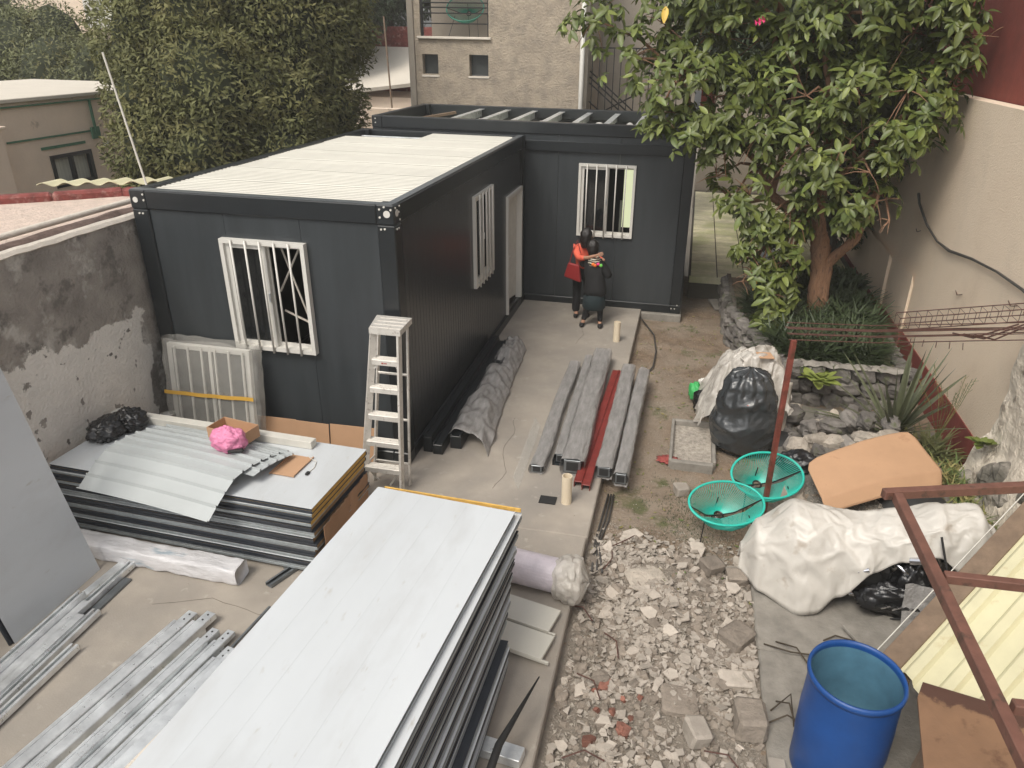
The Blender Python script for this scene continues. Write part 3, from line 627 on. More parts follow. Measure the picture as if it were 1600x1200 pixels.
# ================================================================= PANEL STACKS
def sandwich(label, c, L, Wd, z, th, ang, top='white_sheet', bot='navy', core='foam_brown', name='sandwich_panel', group=None, ribs=0, edge='edge_grey', along='x'):
    """panel: two sheets, core and folded edges; L along local x"""
    t = thing(name, (c[0], c[1], z), label, 'panel', group)
    Rz = Matrix.Rotation(ang, 3, 'Z')
    def B(lx, ly, lz, sx, sy, sz, ch=.001):
        p = Rz @ Vector((lx, ly, 0)); mb.obox((c[0] + p.x, c[1] + p.y, z + lz), (sx, sy, sz), (0, 0, ang), ch)
    mb = MB(); B(0, 0, th / 2, L - .012, Wd - .024, th - .01); mb.build('core', core, t)
    mb = MB(); B(0, 0, th - .003, L, Wd, .006)
    if ribs:
        for k in range(1, ribs): B(0, -Wd / 2 + Wd * k / ribs, th - .0002, L, .011, .0022, .0003)
    mb.build('upper_sheet', top, t)
    mb = MB(); B(0, 0, .003, L, Wd, .006); B(0, Wd / 2 - .003, th * .27, L, .006, th * .5 - .004); B(0, -Wd / 2 + .003, th * .27, L, .006, th * .5 - .004); mb.build('lower_sheet', bot, t)
    mb = MB(); B(0, Wd / 2 - .009, th * .72, L - .01, .006, th * .42); B(0, -Wd / 2 + .009, th * .72, L - .01, .006, th * .42); mb.build('edge_strip', edge, t)
    return t
ordn = ['lowest', 'second', 'third', 'fourth', 'fifth', 'sixth', 'seventh', 'eighth', 'ninth', 'tenth', 'eleventh', 'twelfth', 'thirteenth', 'fourteenth', 'fifteenth', 'sixteenth', 'seventeenth', 'eighteenth']
rs = random.Random(3)
N1 = 11; th = .058
for k in range(N1):
    topm = k == N1 - 1
    lab = ('dark edged panel, ' + (ordn[k] if k == 0 else ordn[k] + ' from the floor') + ' in the stack by the left wall') if not topm else 'white topmost panel of the stack by the left wall, under the curved sheets'
    up = 'panel_top' if topm else ('white_sheet' if k % 2 else 'navy'); lo = 'navy' if (k % 2 or topm) else 'edge_grey'
    z = .05 + k * (th + .006)
    sandwich(lab, (-1.49 + (rs.uniform(-.02, .03)), -1.44 + rs.uniform(-.012, .012), ), 2.78, 1.07, z, th, -.045 + rs.uniform(-.004, .004), up, lo, 'foam_yellow' if k > N1 - 4 else 'foam_brown', group='sandwich panels stacked by the left wall', edge='navy' if k % 3 else 'edge_grey')
Z1 = .05 + N1 * (th + .006) - .004
mb = MB(); mb.box(-2.7, -2.6, -1.95, -1.0, 0, .048); mb.box(-.5, -.4, -2.0, -.98, 0, .048); mb.build('stack_bearer', 'galv_dark', label='metal bearers under the panel stack by the left wall', cat='bearer')
# torn cardboard wrapped around the right end of stack 1
mb = MB(); mb.grid(lambda u, v: (-.075 + .015 * nz((u * 7, v * 4, 0), 1) + .05 * (1 - v) * nz((u * 5, 3, 0), 1), -1.93 + .95 * u, .07 + .42 * v + .03 * nz((u * 22, v, 1), 1) * v), 60, 14)
mb.build('torn_cardboard', 'card_dark', solid=.006, label='crumpled torn brown cardboard covering the end of the left panel stack', cat='cardboard')
# stack 2 (near)
N2 = 18; th2 = .057
for k in range(N2):
    z = .09 + k * (th2 + .0045); topm = k == N2 - 1
    yfar = -2.80 if k < 5 else (-2.62 + .03 * (k - 5) if k < 14 else -2.23); xr = 1.845 if k < 5 else 1.80
    if k >= 5: yfar += rs.uniform(-.03, .03)
    if k == N2 - 2: yfar = -2.17
    L = 2.95; ang = R(90 - min(3.4, .3 + .3 * k)) if k < N2 - 1 else R(90 - 4.9)
    ang += rs.uniform(-.006, .006)
    cx = xr - .585 - .025 * min(3.4, .3 + .3 * k) + rs.uniform(-.012, .012); 
    if topm: cx = 1.075
    cy = yfar - L / 2
    lab = ('grey edged panel, ' + (ordn[k] if k == 0 else ordn[k] + ' from the floor') + ' in the big near stack') if not topm else 'broad white topmost panel of the big near stack'
    if k == N2 - 2: lab = 'white panel just under the topmost one of the big near stack'
    sandwich(lab, (cx, cy), L, 1.17, z, th2, ang, 'panel_top' if k >= N2 - 2 else ('white_sheet' if k % 2 else 'navy'), 'edge_grey' if k % 3 else 'navy', 'foam_yellow', group='sandwich panels of the big near stack', ribs=6 if topm else 0, edge='edge_grey')
Z2 = .09 + N2 * (th2 + .0045)
for yy in (-3.42, -4.9):
    mb = MB(); mb.obox((1.45, yy, .042), (1.34, .12, .08), (0, 0, -.13), .004); mb.build('stack_bearer', 'galv', label='shiny metal bearer poking out under the ' + ('middle' if yy > -4 else 'hidden near end') + ' of the big near stack', cat='bearer')
# orange foam line at far edge of top panel
mb = MB(); mb.obox((1.235, -2.205, Z2 - .025), (1.15, .012, .035), (0, 0, -.05), .003); mb.build('foam_strip', 'foam_yellow', label='thin orange foam strip along the far edge of the big near stack', cat='foam strip')

# curved corrugated wall sheets on stack 1
def curved(u, v, ox=0, oy=0, dz=0, L=1.5, Wd=1.15, rot=-.14, rib=.125, amp=.11):
    s = (v - .5) * Wd; q = ((v * Wd) / rib) % 1; rz_ = .022 * (1 if q < .14 else 0)
    arch = amp * (1 - (2 * v - 1) ** 2) - max(0, (.35 - v)) * .42 + .02 * math.sin(u * 3)
    x = (u - .5) * L + .06 * s; y = s * .94
    return (-1.60 + ox + x * math.cos(rot) - y * math.sin(rot), -1.66 + oy + x * math.sin(rot) + y * math.cos(rot), Z1 + .03 + dz + arch + rz_)
mb = MB(); mb.grid(lambda u, v: curved(u, .42 + v * .5, .10, .03, -.012, 1.5, 1.15, -.14, .115, .09), 8, 121); mb.build('profiled_sheet', 'greensheet', solid=.0015, label='lower profiled metal sheet peeking out under the curved grey one on the left stack', cat='metal sheet')
mb = MB(); mb.grid(lambda u, v: curved(u, v), 8, 121); mb.build('profiled_sheet', 'greensheet', solid=.0015, label='arched grey profiled metal sheet lying on the stack by the left wall', cat='metal sheet')
# white beam, boxes, bags on stack 1
mb = MB(); mb.obox((-1.76, -.985, Z1 + .041), (2.36, .10, .08), (0, 0, -.05), .004); mb.build('white_timber', 'wood_white', label='long white painted timber along the back edge of the left panel stack', cat='timber')
bxp = thing('cardboard_box', (-1.38, -1.18, Z1), 'shallow open cardboard box beside the pink bag on the left stack', 'box')
def bb(cx, cy, lx, ly, sx, sy, sz, z, ang=-.18):
    p = Matrix.Rotation(ang, 3, 'Z') @ Vector((lx, ly, 0)); mb.obox((cx + p.x, cy + p.y, z + sz / 2), (sx, sy, sz), (0, 0, ang), .002)
zc = Z1 + .10
mb = MB(); bb(-1.35, -1.20, 0, 0, .42, .24, .006, zc); mb.build('bottom', 'cardboard', bxp)
for (lx, ly, sx, sy) in ((0, .12, .43, .006), (0, -.12, .43, .006), (.213, 0, .006, .236), (-.213, 0, .006, .236)):
    mb = MB(); bb(-1.35, -1.20, lx, ly, sx, sy, .13, zc); mb.build('side', 'cardboard', bxp)
def blob(name, m, c, r, label, cat, seed=0, amp=.25, fr=3., n=40, flat=.0, parent=None, group=None, cl=0.):
    mb = MB(); c = Vector(c); 
    def f(u, v):
        t = 2 * math.pi * u; ph = math.pi * (v * .998 + .001); d = Vector((math.cos(t) * math.sin(ph), math.sin(t) * math.sin(ph), math.cos(ph)))
        k = 1 + amp * mnoise.noise(d * fr + Vector((seed, 0, 0))) + amp * .5 * (abs(mnoise.noise(d * fr * 1.9 + Vector((0, seed, 0)))) * 2 - .5) + amp * .07 * (abs(mnoise.noise(d * fr * 6 + Vector((0, seed, 4)))) * 2 - .4)
        p = Vector((d.x * r[0], d.y * r[1], d.z * r[2])) * k
        if p.z < -r[2] * (1 - flat): p.z = -r[2] * (1 - flat)
        return c + p
    if cl: amp *= .5
    mb.grid(f, n, int(n * .7), True); o = mb.build(name, m, parent, smooth=True, label=label, cat=cat, group=group)
    if cl:
        im = MB(); im.v = [tuple(c + (Vector(p) - c) * .9) for p in mb.v]; im.f = mb.f; zb_ = min(p[2] for p in mb.v) + .01
        cloth_job(o, im, cl * .35, lambda p: p.z < zb_, 0, .1, .15, hold=.08)
    return o
blob('plastic_bag', 'bag_pink', (-1.22, -1.47, Z1 + .24), (.17, .13, .13), 'crumpled pink plastic bag on the arched metal sheet', 'plastic bag', 5, .28, 2.4, 64, .3, cl=.14)
mb = MB(); mb.obox((-1.1, -1.56, Z1 + .185), (.14, .05, .03), (0, 0, .3), .008); mb.build('dark_tool', 'rubber', label='small dark tool half hidden under the pink bag', cat='tool')
blob('bin_bag', 'bag_black', (-2.72, -1.28, Z1 + .075), (.17, .22, .12), 'crumpled black bin bag at the left corner of the left stack', 'bin bag', 9, .4, 2.8, 72, .25, cl=.16)
blob('bin_bag', 'bag_black', (-2.62, -1.10, Z1 + .085), (.18, .15, .13), 'second heap of black plastic against the white timber on the left stack', 'bin bag', 12, .4, 2.8, 64, .3, cl=.16)
mb = MB(); mb.obox((-.62, -1.42, Z1 + .006), (.24, .36, .008), (0, 0, -.06), .002); mb.obox((-.5, -1.42, Z1 + .014), (.01, .36, .012), (0, 0, -.06)); mb.obox((-.74, -1.43, Z1 + .014), (.01, .36, .012), (0, 0, -.06)); mb.obox((-.62, -1.6, Z1 + .014), (.24, .01, .012), (0, 0, -.06))
mb.build('cardboard_tray', 'cardboard', label='flat brown cardboard tray on the white top of the left stack', cat='tray')
mb = MB(); mb.tube([(-.56, -1.22, Z1 + .004), (-.5, -1.28, Z1 + .02), (-.43, -1.3, Z1 + .006), (-.4, -1.4, Z1 + .004), (-.41, -1.5, Z1 + .006)], .004, 5); mb.build('thin_cable', 'wood_white', label='thin white cable end beside the cardboard tray', cat='cable')
mb = MB(); mb.obox((-.41, -1.52, Z1 + .01), (.03, .05, .02), None, .003); mb.build('cable_plug', 'rubber', label='small black plug at the end of the thin white cable', cat='plug')
# cardboard against cabin base
cbp = thing('cardboard_sheets', (-1.1, -.2, 0), 'folded tan cardboard standing against the foot of the long cabin', 'cardboard')
for k, (xa, xb, t_) in enumerate(((-1.95, -1.32, .02), (-1.315, -.9, -.03), (-.895, -.36, .04))):
    mb = MB(); mb.obox(((xa + xb) / 2, -.14 + t_ * .3, .25), (xb - xa, .008, .48), (-.12, t_ * .3, t_), .002); mb.build('panel', 'cardboard', cbp)
# wrapped grille window leaning
gw = thing('wrapped_window', (-2.2, -.3, 0), 'new barred window wrapped in clear plastic leaning on the long cabin', 'window')
Lm = Matrix.Translation((-2.24, -.13, 1.36)) @ Matrix.Rotation(-.12, 4, 'X')
def gbox(mb, x0, x1, z0, z1, y0, y1): 
    c0 = len(mb.v); mb.box(x0, x1, y0, y1, z0, z1, .003); mb.v[c0:] = [tuple(Lm @ Vector(p)) for p in mb.v[c0:]]
mb = MB()
for a, b, c_, d in rects(-.52, .5, -1.28, -.04, [(-.46, -.01, -1.22, -.1), (.03, .44, -1.22, -.1)]): gbox(mb, a, b, c_, d, -.03, .03)
mb.build('window_frame', 'white_frame', gw)
for k in range(6):
    x = -.42 + k * .168; mb = MB(); gbox(mb, x, x + .022, -1.26, -.06, -.065, -.043); mb.build('bar', 'white_frame', gw)
mb = MB(); gbox(mb, -.46, .44, -1.22, -.1, .0, .004); mb.build('pane', 'glass_far', gw)
def wrapf(u, v):
    t = 2 * math.pi * u; ex = abs(math.cos(t)) ** .35 * (1 if math.cos(t) > 0 else -1); ey = abs(math.sin(t)) ** .35 * (1 if math.sin(t) > 0 else -1)
    k = 1 + (.05 * (1 - v) ** .5); n_ = nz((ex * 3, ey * 2, v * 6), 1.4)
    return tuple(Lm @ Vector((ex * .56 * k + .02 * n_ + (.04 * v if ex > .5 else 0), ey * .085 + .018 * n_, -1.3 + 1.33 * v + (.02 * n_ if v > .9 else 0))))
mb = MB(); mb.grid(wrapf, 80, 26, True); mb.build('plastic_wrap', 'plastic_clear', gw, smooth=True)
for z, sl in ((-.62, .02), (-1.12, .12)):
    mb = MB(); mb.grid(lambda u, v, z=z, sl=sl: tuple(Lm @ Vector((-.56 + 1.12 * u, -.108 - .006 * math.sin(u * 20), z + .045 * v - sl * math.sin(u * 3.1) * .4 + sl * u))), 30, 2); mb.build('strap', 'strap', gw)
mb = MB(); mb.lathe([(.001, 0), (.07, 0), (.085, .2), (.088, .2), (.07, .21)], (-2.83, -.3, .28), 18); mb.lathe([(.001, .0), (.1, 0), (.1, .28)], (-2.83, -.3, 0), 12); mb.build('white_bucket', 'white_frame', smooth=True, label='small white tub squeezed between left wall and wrapped window', cat='tub')
# wrapped bundle in front of stack 1 and channel
mb = MB()
def wr(u, v):
    t = 2 * math.pi * u; e = .3; ex = abs(math.cos(t)) ** e * (1 if math.cos(t) > 0 else -1); ey = abs(math.sin(t)) ** e * (1 if math.sin(t) > 0 else -1)
    n_ = nz((v * 14, ex * 2, ey * 2), 1.2); return (-2.72 + 1.95 * v, -2.16 - .07 * v + ex * (.1 + .01 * n_), .09 + ey * (.085 + .012 * n_))
mb.grid(wr, 40, 60, True)
n0 = 40; mb.f.append(tuple(range(n0))); mb.f.append(tuple(range(59 * 40, 60 * 40))[::-1])
mb.build('wrapped_profiles', 'wrap_white', smooth=True, label='long bundle wrapped in milky film in front of the left panel stack', cat='bundle')
def channel(name, label, a, b, w, h, t=.006, m='galv', up=True, parent=None, cat='profile', group=None):
    """open C channel from a to b"""
    a = Vector(a); b = Vector(b); d = (b - a).normalized(); s = d.cross(Vector((0, 0, 1))).normalized(); mb = MB()
    mb.beam(a, b, w, t, .001)
    for sg in (-1, 1):
        o = s * (sg * (w / 2 - t / 2)) + Vector((0, 0, (h / 2 + t / 2) * (1 if up else -1))); mb.beam(a + o, b + o, t, h, .001)
        o2 = s * (sg * (w / 2 - t / 2 - .011)) + Vector((0, 0, (h + t / 2 + .001) * (1 if up else -1))); mb.beam(a + o2, b + o2, .02, t * .6, .0005)
    return mb.build(name, m, parent, label=label, cat=cat if not parent else None, group=group)
channel('metal_channel', 'short dark metal channel poking out under the left panel stack', (-.50, -2.26, .006), (-.36, -1.9, .006), .08, .03, m='galv_dark')
# leaning smooth panel at left
lp = thing('leaning_sheet', (-2.15, -2.85, 0), 'big smooth grey panel leaning towards the left wall', 'panel')
def lpt(y, s, w): return (-2.13 - .199 * s - w * .98, y - .0 * s, s - w * .2)
mb = MB(); mb.add([lpt(-3.33, 0, 0), lpt(-2.38, 0, 0), lpt(-2.38, 2.95, 0), lpt(-3.33, 2.95, 0), lpt(-3.33, 0, .045), lpt(-2.38, 0, .045), lpt(-2.38, 2.95, .045), lpt(-3.33, 2.95, .045)],
    [(0, 1, 2, 3), (4, 7, 6, 5), (1, 5, 6, 2), (3, 2, 6, 7)]); mb.build('sheet', 'panel_top', lp)
mb = MB(); mb.beam(lpt(-3.338, 0.01, .02), lpt(-3.338, 2.94, .02), .05, .012); mb.beam(lpt(-3.33, -.0, .025), lpt(-2.38, 0, .025), .045, .01); mb.build('edge_trim', 'navy', lp)

# metal profiles left and middle
rp = random.Random(11)
lp_ = [(-1.97, -2.17, -1.98 - .15, -4.6, .02), (-1.86, -2.25, -1.9, -4.7, .02), (-1.78, -2.45, -1.78, -4.8, .02), (-1.93, -2.8, -1.93, -5.0, .09), (-1.85, -2.85, -1.86, -5.1, .09), (-1.72, -2.9, -1.72, -5.0, .02), (-1.78, -3.0, -1.79, -5.0, .09), (-1.60, -3.28, -1.64, -5.2, .02)]
nm = ['bright metal channel reaching farthest beside the leaning panel', 'metal channel second from the leaning panel', 'dark metal channel with square end, third from the leaning panel', 'bright upper channel lying on the left metal heap', 'upper channel next to the bright one on the left metal heap', 'low metal channel at the right flank of the left metal heap', 'upper right channel on the left metal heap', 'separate narrow channel lying right of the left metal heap']
for k, (xa, ya, xb, yb, z) in enumerate(lp_):
    channel('metal_channel', nm[k], (xa, ya, z), (xb, yb, z), .075, .045, m=('galv', 'galv', 'galv_dark', 'galv', 'galv', 'galv', 'galv', 'galv')[k], up=bool(k % 2), group='metal channels beside the leaning panel')
def joist(label, a, b, w, h, m='galv', tip=True):
    t = thing('steel_joist', a, label, 'joist', 'steel joists in the front of the yard')
    a = Vector(a); b = Vector(b); d = (b - a).normalized(); s = d.cross(Vector((0, 0, 1))).normalized()
    mb = MB(); mb.beam(a + Vector((0, 0, h / 2)), b + Vector((0, 0, h / 2)), w, h, .006)
    mb.beam(a + d * .02 + s * (w * .22) + Vector((0, 0, h + .002)), b + s * (w * .22) + Vector((0, 0, h + .002)), .012, .008, .001); mb.build('beam', m, t)
    if tip:
        mb = MB(); e = a - d * .0 + Vector((0, 0, h * .6)); mb.beam(e - d * .14, e + d * .05, w * .72, h * .5, .003); mb.build('tongue', m, t)
        for q in (.04, .10):
            mb = MB(); p = e - d * q + Vector((0, 0, h * .25)); mb.tube([p, p + Vector((0, 0, .004))], .008, 8); mb.build('hole', 'rubber', t)
    return t
D = Vector((-.36, -2.15, 0)) * .8
for k, (x, y, z, w, h, lab) in enumerate(((-.92, -2.90, 0, .13, .1, 'left wide galvanised joist with a tongue end'), (-.76, -2.88, .0, .13, .11, 'second galvanised joist with bolt holes in its tongue'), (-.60, -3.06, .0, .10, .13, 'third galvanised joist, higher than its neighbours'), (-.49, -3.02, .0, .10, .09, 'fourth galvanised joist with a short tongue'), (-.37, -3.2, .0, .12, .11, 'right galvanised joist next to the pale capped one'))):
    joist(lab + ', on the bare concrete', (x, y, z), tuple(Vector((x, y, z)) + D * 1.15), w, h)
mb = MB(); mb.beam((-.22, -3.22, .10), (-.52, -5.0, .10), .13, .19, .006); fj = mb.build('capped_beam', 'galv', label='pale capped beam beside the big near stack with a plaster edge', cat='beam')
mb = MB(); mb.beam((-.165, -3.215, .198), (-.465, -5.0, .198), .04, .01, .002); mb.build('edge_cap', 'plaster_edge', fj)
mb = MB(); mb.beam((-.35, -2.5, .012), (-.44, -3.3, .012), .022, .02); mb.build('steel_rod', 'galv_dark', label='single thin rod lying on the concrete towards the near stack', cat='rod')
mb = MB()
for k in range(7): mb.tube([(-1.0 + .04 * k, -3.35 - .03 * k, .006), (-1.05 + .06 * k, -3.2 + .05 * nz((k, 0, 0), 3), .012), (-.95 + .05 * k, -3.08 - .04 * k, .006)], .0035, 4)
mb.build('straw_wisps', 'straw', kind='stuff')

# step ladder
sl = thing('step_ladder', (-.02, -.35, 0), 'aluminium step ladder with five treads standing at the cabin corner', 'step ladder')
def lerp(a, b, t): return tuple(a[i] + (b[i] - a[i]) * t for i in range(3))
TL, TR = (-.12, -.44, 1.80), (.15, -.44, 1.80); BL, BR = (-.31, -.60, 0), (.13, -.60, 0)
TLb, TRb = (-.19, -.13, 1.79), (.12, -.13, 1.79); BLb, BRb = (-.27, -.40, 0), (.145, -.40, 0)
for a, b in ((TL, BL), (TR, BR)):
    mb = MB(); mb.beam(a, b, .025, .075, .003); mb.build('front_rail', 'alu', sl)
for a, b in ((TLb, BLb), (TRb, BRb)):
    mb = MB(); mb.beam(a, b, .022, .04, .003); mb.build('rear_rail', 'alu', sl)
mb = MB(); mb.add([(-.15, -.48, 1.80), (.18, -.48, 1.80), (.165, -.10, 1.80), (-.24 + .02, -.10, 1.80), (-.15, -.48, 1.86), (.18, -.48, 1.86), (.165, -.10, 1.86), (-.22, -.10, 1.86)], [(0, 3, 2, 1), (4, 5, 6, 7), (0, 1, 5, 4), (1, 2, 6, 5), (2, 3, 7, 6), (3, 0, 4, 7)])
for q in range(4): mb.box(-.15, .17, -.44 + q * .09, -.425 + q * .09, 1.86, 1.866)
tp = mb.build('top_cap', 'alu', sl)
for k in range(5):
    t = (1.80 - (1.52 - k * .305)) / 1.80; a = lerp(TL, BL, t); b = lerp(TR, BR, t); c_ = ((a[0] + b[0]) / 2, a[1] + .0, a[2])
    wd = b[0] - a[0] - .02
    mb = MB(); mb.obox((c_[0], c_[1] + .015, c_[2]), (wd, .11, .02), None, .002); mb.obox((c_[0], c_[1] - .035, c_[2] - .025), (wd, .008, .045), None, .002)
    for q in range(4): mb.obox((c_[0], c_[1] - .025 + q * .027, c_[2] + .012), (wd, .012, .006), None, .001)
    st = mb.build('tread', 'alu', sl)
    if k == 0:
        mb = MB(); mb.obox((c_[0] - .02, c_[1] - .0400, c_[2] - .022), (.022, .003, .016)); mb.obox((c_[0] + .012, c_[1] - .0400, c_[2] - .022), (.03, .003, .01)); mb.build('red_sticker', 'red_rag', st)
for k in range(3):
    t = .3 + k * .28; mb = MB(); mb.beam(lerp(TLb, BLb, t), lerp(TRb, BRb, t), .02, .025); mb.build('rear_brace', 'alu', sl)
mb = MB(); mb.beam((-.28, -.57, .3), (-.25, -.38, .32), .015, .02); mb.beam((.12, -.57, .3), (-.02, -.55, .07), .012, .02); mb.beam((-.28, -.56, .3), (-.15, -.55, .12), .012, .02); mb.beam((-.13, -.48, 1.42), (-.06, -.475, 1.5), .01, .02); mb.beam((.15, -.48, 1.42), (.08, -.475, 1.5), .01, .02); mb.build('corner_brace', 'alu', sl)
for x in (-.31, .13):
    mb = MB(); mb.obox((x, -.6, .02), (.05, .1, .04), None, .008); mb.build('foot', 'rubber', sl)

# ================================================================= THINGS ON THE SLAB
for (x, y, lab) in ((1.89, -.34, 'upright cream pipe stub on the slab nearer than the wrapped steel bundles'), (1.92, 4.44, 'upright cream pipe stub near the two hugging people')):
    mb = MB(); mb.lathe([(.03, .02), (.047, .335), (.056, .335), (.056, 0)], (x, y, 0), 22); mb.build('pipe_stub', 'pvc', smooth=False, label=lab, cat='pipe stub')
def wrapped(name, label, a, b, w, h, mtl, seed, mat_in='galv_dark', expose=.0, taper=0., cat='bundle', thing_group='steel bundles on the slab'):
    """sagging film around a box section; a = near end"""
    t = thing(name, a, label, cat, thing_group)
    a = Vector(a); b = Vector(b); d = b - a; L = d.length; dn = d.normalized(); s = dn.cross(Vector((0, 0, 1))).normalized(); up = Vector((0, 0, 1))
    mb = MB(); mb.beam(a + up * h * .5 - dn * expose, b + up * h * .5, w * .72, h * .72, .004)
    mb.build('steel_section', mat_in, t)
    mb = MB(); e0 = -dn * (expose + .001) + a + up * h * .5; mb.beam(e0 - dn * .002, e0 + dn * .001, w * .5, h * .5, .001); mb.build('hollow_end', 'rubber', t)
    def f(u, v):
        tt = 2 * math.pi * u; e = .45; ex = abs(math.cos(tt)) ** e * (1 if math.cos(tt) > 0 else -1); ez = abs(math.sin(tt)) ** e * (1 if math.sin(tt) > 0 else -1)
        p = a + d * v; n1 = nz((seed + v * L * 1.2, ex, ez), 1.2); n2 = abs(nz((seed + v * L * 3, ex * 3, ez * 2), 2.0)); 
        rd_ = 1 - 2 * abs(nz((seed + v * L * 1.6, u * 7 + .6 * math.sin(v * L * 3 + seed), 0), 1.0)) + .5 * (1 - 2 * abs(nz((seed + v * L * 5, u * 12, 3), 1.0)))
        ww = w / 2 * (.96 + .07 * n1 + .06 * rd_) * (1 + taper * v); hh = h / 2 * (.96 + .07 * n1 + .07 * rd_) * (1 + taper * v)
        z = max(h / 2 + ez * hh, .004); rg = .03 * nz((u * 9, seed, v * 40), 1) if v in (0, 1) else 0
        return p + s * (ex * ww + .02 * nz((v * L, seed, 0), .9)) + up * z + dn * rg * 2
    mb = MB(); mb.grid(f, 40, 130, True); im = MB(); im.v = [tuple(a + dn * dn.dot(Vector(p) - a) + (Vector(p) - a - dn * dn.dot(Vector(p) - a)) * .86 + up * (h * .07)) for p in mb.v]; im.f = mb.f
    o_ = mb.build('film_wrap', mtl, t, smooth=True); ea, eb = .015, L - .015
    return t
wrapped('wrapped_beam', 'leftmost grey wrapped beam of the group of steel bundles', (1.46, .14, 0), (1.42, 3.2, 0), .17, .12, 'wrap_grey', 1, expose=-.015)
wrapped('wrapped_beam', 'narrow wrapped beam between the leftmost one and the fat bundle', (1.68, .42, 0), (1.60, 3.45, 0), .12, .13, 'wrap_grey', 7, expose=-.015)
wrapped('wrapped_beam', 'fat crumpled film bundle with dark open end, left of the red channel', (1.86, .20, 0), (1.80, 3.55, 0), .27, .22, 'wrap_grey', 13, expose=-.015)
wrapped('wrapped_beam', 'grey wrapped beam right of the red channel', (2.22, .20, -.0), (2.24, 3.15, 0), .2, .17, 'wrap_grey', 23, expose=-.015)
wrapped('wrapped_beam', 'outermost wrapped beam overhanging the slab edge above the dirt', (2.42, .12, -.01), (2.46, 3.1, -.02), .17, .17, 'wrap_grey', 31, expose=-.015)
t = thing('dark_channel', (1.66, .45, 0), 'bare dark steel channel ends under the fat film bundle', 'channel')
mb = MB(); mb.box(1.60, 1.76, .38, 3.3, 0.0, .008); mb.box(1.60, 1.61, .38, 3.3, .008, .07); mb.box(1.75, 1.76, .38, 3.3, .008, .07); mb.build('channel', 'frame_dark', t)
t = thing('red_channel', (2.04, .05, 0), 'dark red painted steel channel between grey wrapped beams', 'channel')
for k, (xo, w_) in enumerate(((-.045, .085), (.05, .085))):
    mb = MB(); mb.beam((2.01 + xo, -.02 - k * .05, .07), (2.10 + xo, 3.1, .07), w_, .012); mb.beam((2.01 + xo - w_ / 2, -.02 - k * .05, .04), (2.10 + xo - w_ / 2, 3.1, .04), .008, .08); mb.beam((2.01 + xo + w_ / 2, -.02 - k * .05, .045), (2.10 + xo + w_ / 2, 3.1, .045), .008, .09)
    mb.build('flange', 'steel_red', t)
mb = MB(); mb.beam((1.93, -.0, .03), (2.02, 3.1, .03), .02, .05); mb.build('dark_lip', 'rubber', t)
# dark beams along the cabin
for k, (xa, xb, w_, h_, ya) in enumerate(((.10, .07, .11, .2, .33), (.235, .17, .12, .13, .3), (.40, .33, .14, .17, .48))):
    t = thing('dark_beam', (xa, ya, 0), ('dark steel beam right against the side of the long cabin', 'dark steel beam second from the cabin side', 'dark steel beam partly under the crumpled grey film')[k], 'beam', 'dark beams beside the cabin')
    mb = MB(); mb.beam((xa, ya, h_ / 2), (xb, 3.7, h_ / 2), w_, h_, .006); mb.build('web', 'frame_dark', t)
    mb = MB(); mb.beam((xa - w_ * .4, ya, h_ + .012), (xb - w_ * .4, 3.7, h_ + .012), .02, .022, .002); mb.beam((xa + w_ * .4, ya, h_ + .012), (xb + w_ * .4, 3.7, h_ + .012), .02, .022, .002); mb.build('lip', 'frame_dark', t)
def drape(u, v):
    y = .55 + 3.15 * v; x0 = .30 + .0 * v; wd = .42 - .10 * v
    x = x0 + wd * u + (.12 * u * (1 - v) ** 3) - .05 * v; zt = .215 + .05 * nz((u * 2, v * 7, 0), 1.3)
    z = zt * (1 - max(0, (u - .5) / .5) ** 2 * .93) * (1 if u > .1 else .8 + 2 * u)
    z += .045 * abs(nz((u * 3 + v * 2, v * 13, 5), 1.0)) + .03 * nz((u * 6, v * 22, 2), 1); y += .10 * u * (1 - v) * math.sin(u * 3) - .35 * max(0, u - .45) * (1 - v) ** 4
    return (x, y, max(z, .006))
mb = MB(); mb.grid(drape, 36, 110); im = MB(); im.v = [(x, y, z - .02) for x, y, z in mb.v]; im.f = mb.f; fo = mb.build('grey_film', 'wrap_grey', smooth=True, label='long crumpled grey plastic film thrown over the dark beams by the cabin', cat='plastic film')
cloth_job(fo, im, .02, lambda p: p.z < .012, .002, .1, 1.2, hold=.07)
mb = MB(); mb.grid(lambda u, v: (1.22 + .12 * u - .05 * v, .0 + 1.5 * v - .25 * u, .006 + .02 * abs(nz((u * 4, v * 9, 0), 1))), 10, 50); mb.build('film_scrap', 'plastic_clear', smooth=True, label='thin see-through film trailing from the leftmost wrapped beam', cat='plastic film')

# roll and sheet by the near stack
rl = thing('wrapped_roll', (1.9, -1.66, 0), 'thick pale lilac roll sticking out behind the near stack with its end in clear film', 'roll')
M['roll'] = mat('roll', (.62, .56, .6), .4, var=.12, vs=9, bump=.2, bs=14, stretch=(1, 1, 1), bd=.01)
mb = MB(); mb.tube([(1.2 + k * .1, -1.62 - .014 * k, .17) for k in range(10)], .155, 36); mb.build('roll_body', 'roll', rl, smooth=False)
def rollend(u, v):
    t = 2 * math.pi * u; r = (.165 + .05 * math.sin(v * 3.1) * (1 + .8 * nz((math.cos(t) * 2, math.sin(t) * 2, v * 3), 2))) * (1 if v < .8 else (1 - v) * 5 * .9 + .02)
    return (2.02 + .3 * v + .03 * nz((t, v * 4, 0), 2), -1.76 + r * math.cos(t), max(-.08, .165 + r * math.sin(t)))
mb = MB(); mb.grid(rollend, 48, 20, True); mb.build('film_end', 'plastic_milky', rl, smooth=True)
ws = thing('white_wall_sheet', (1.85, -2.15, 0), 'pair of white profiled boards half under the near stack beside the roll', 'board')
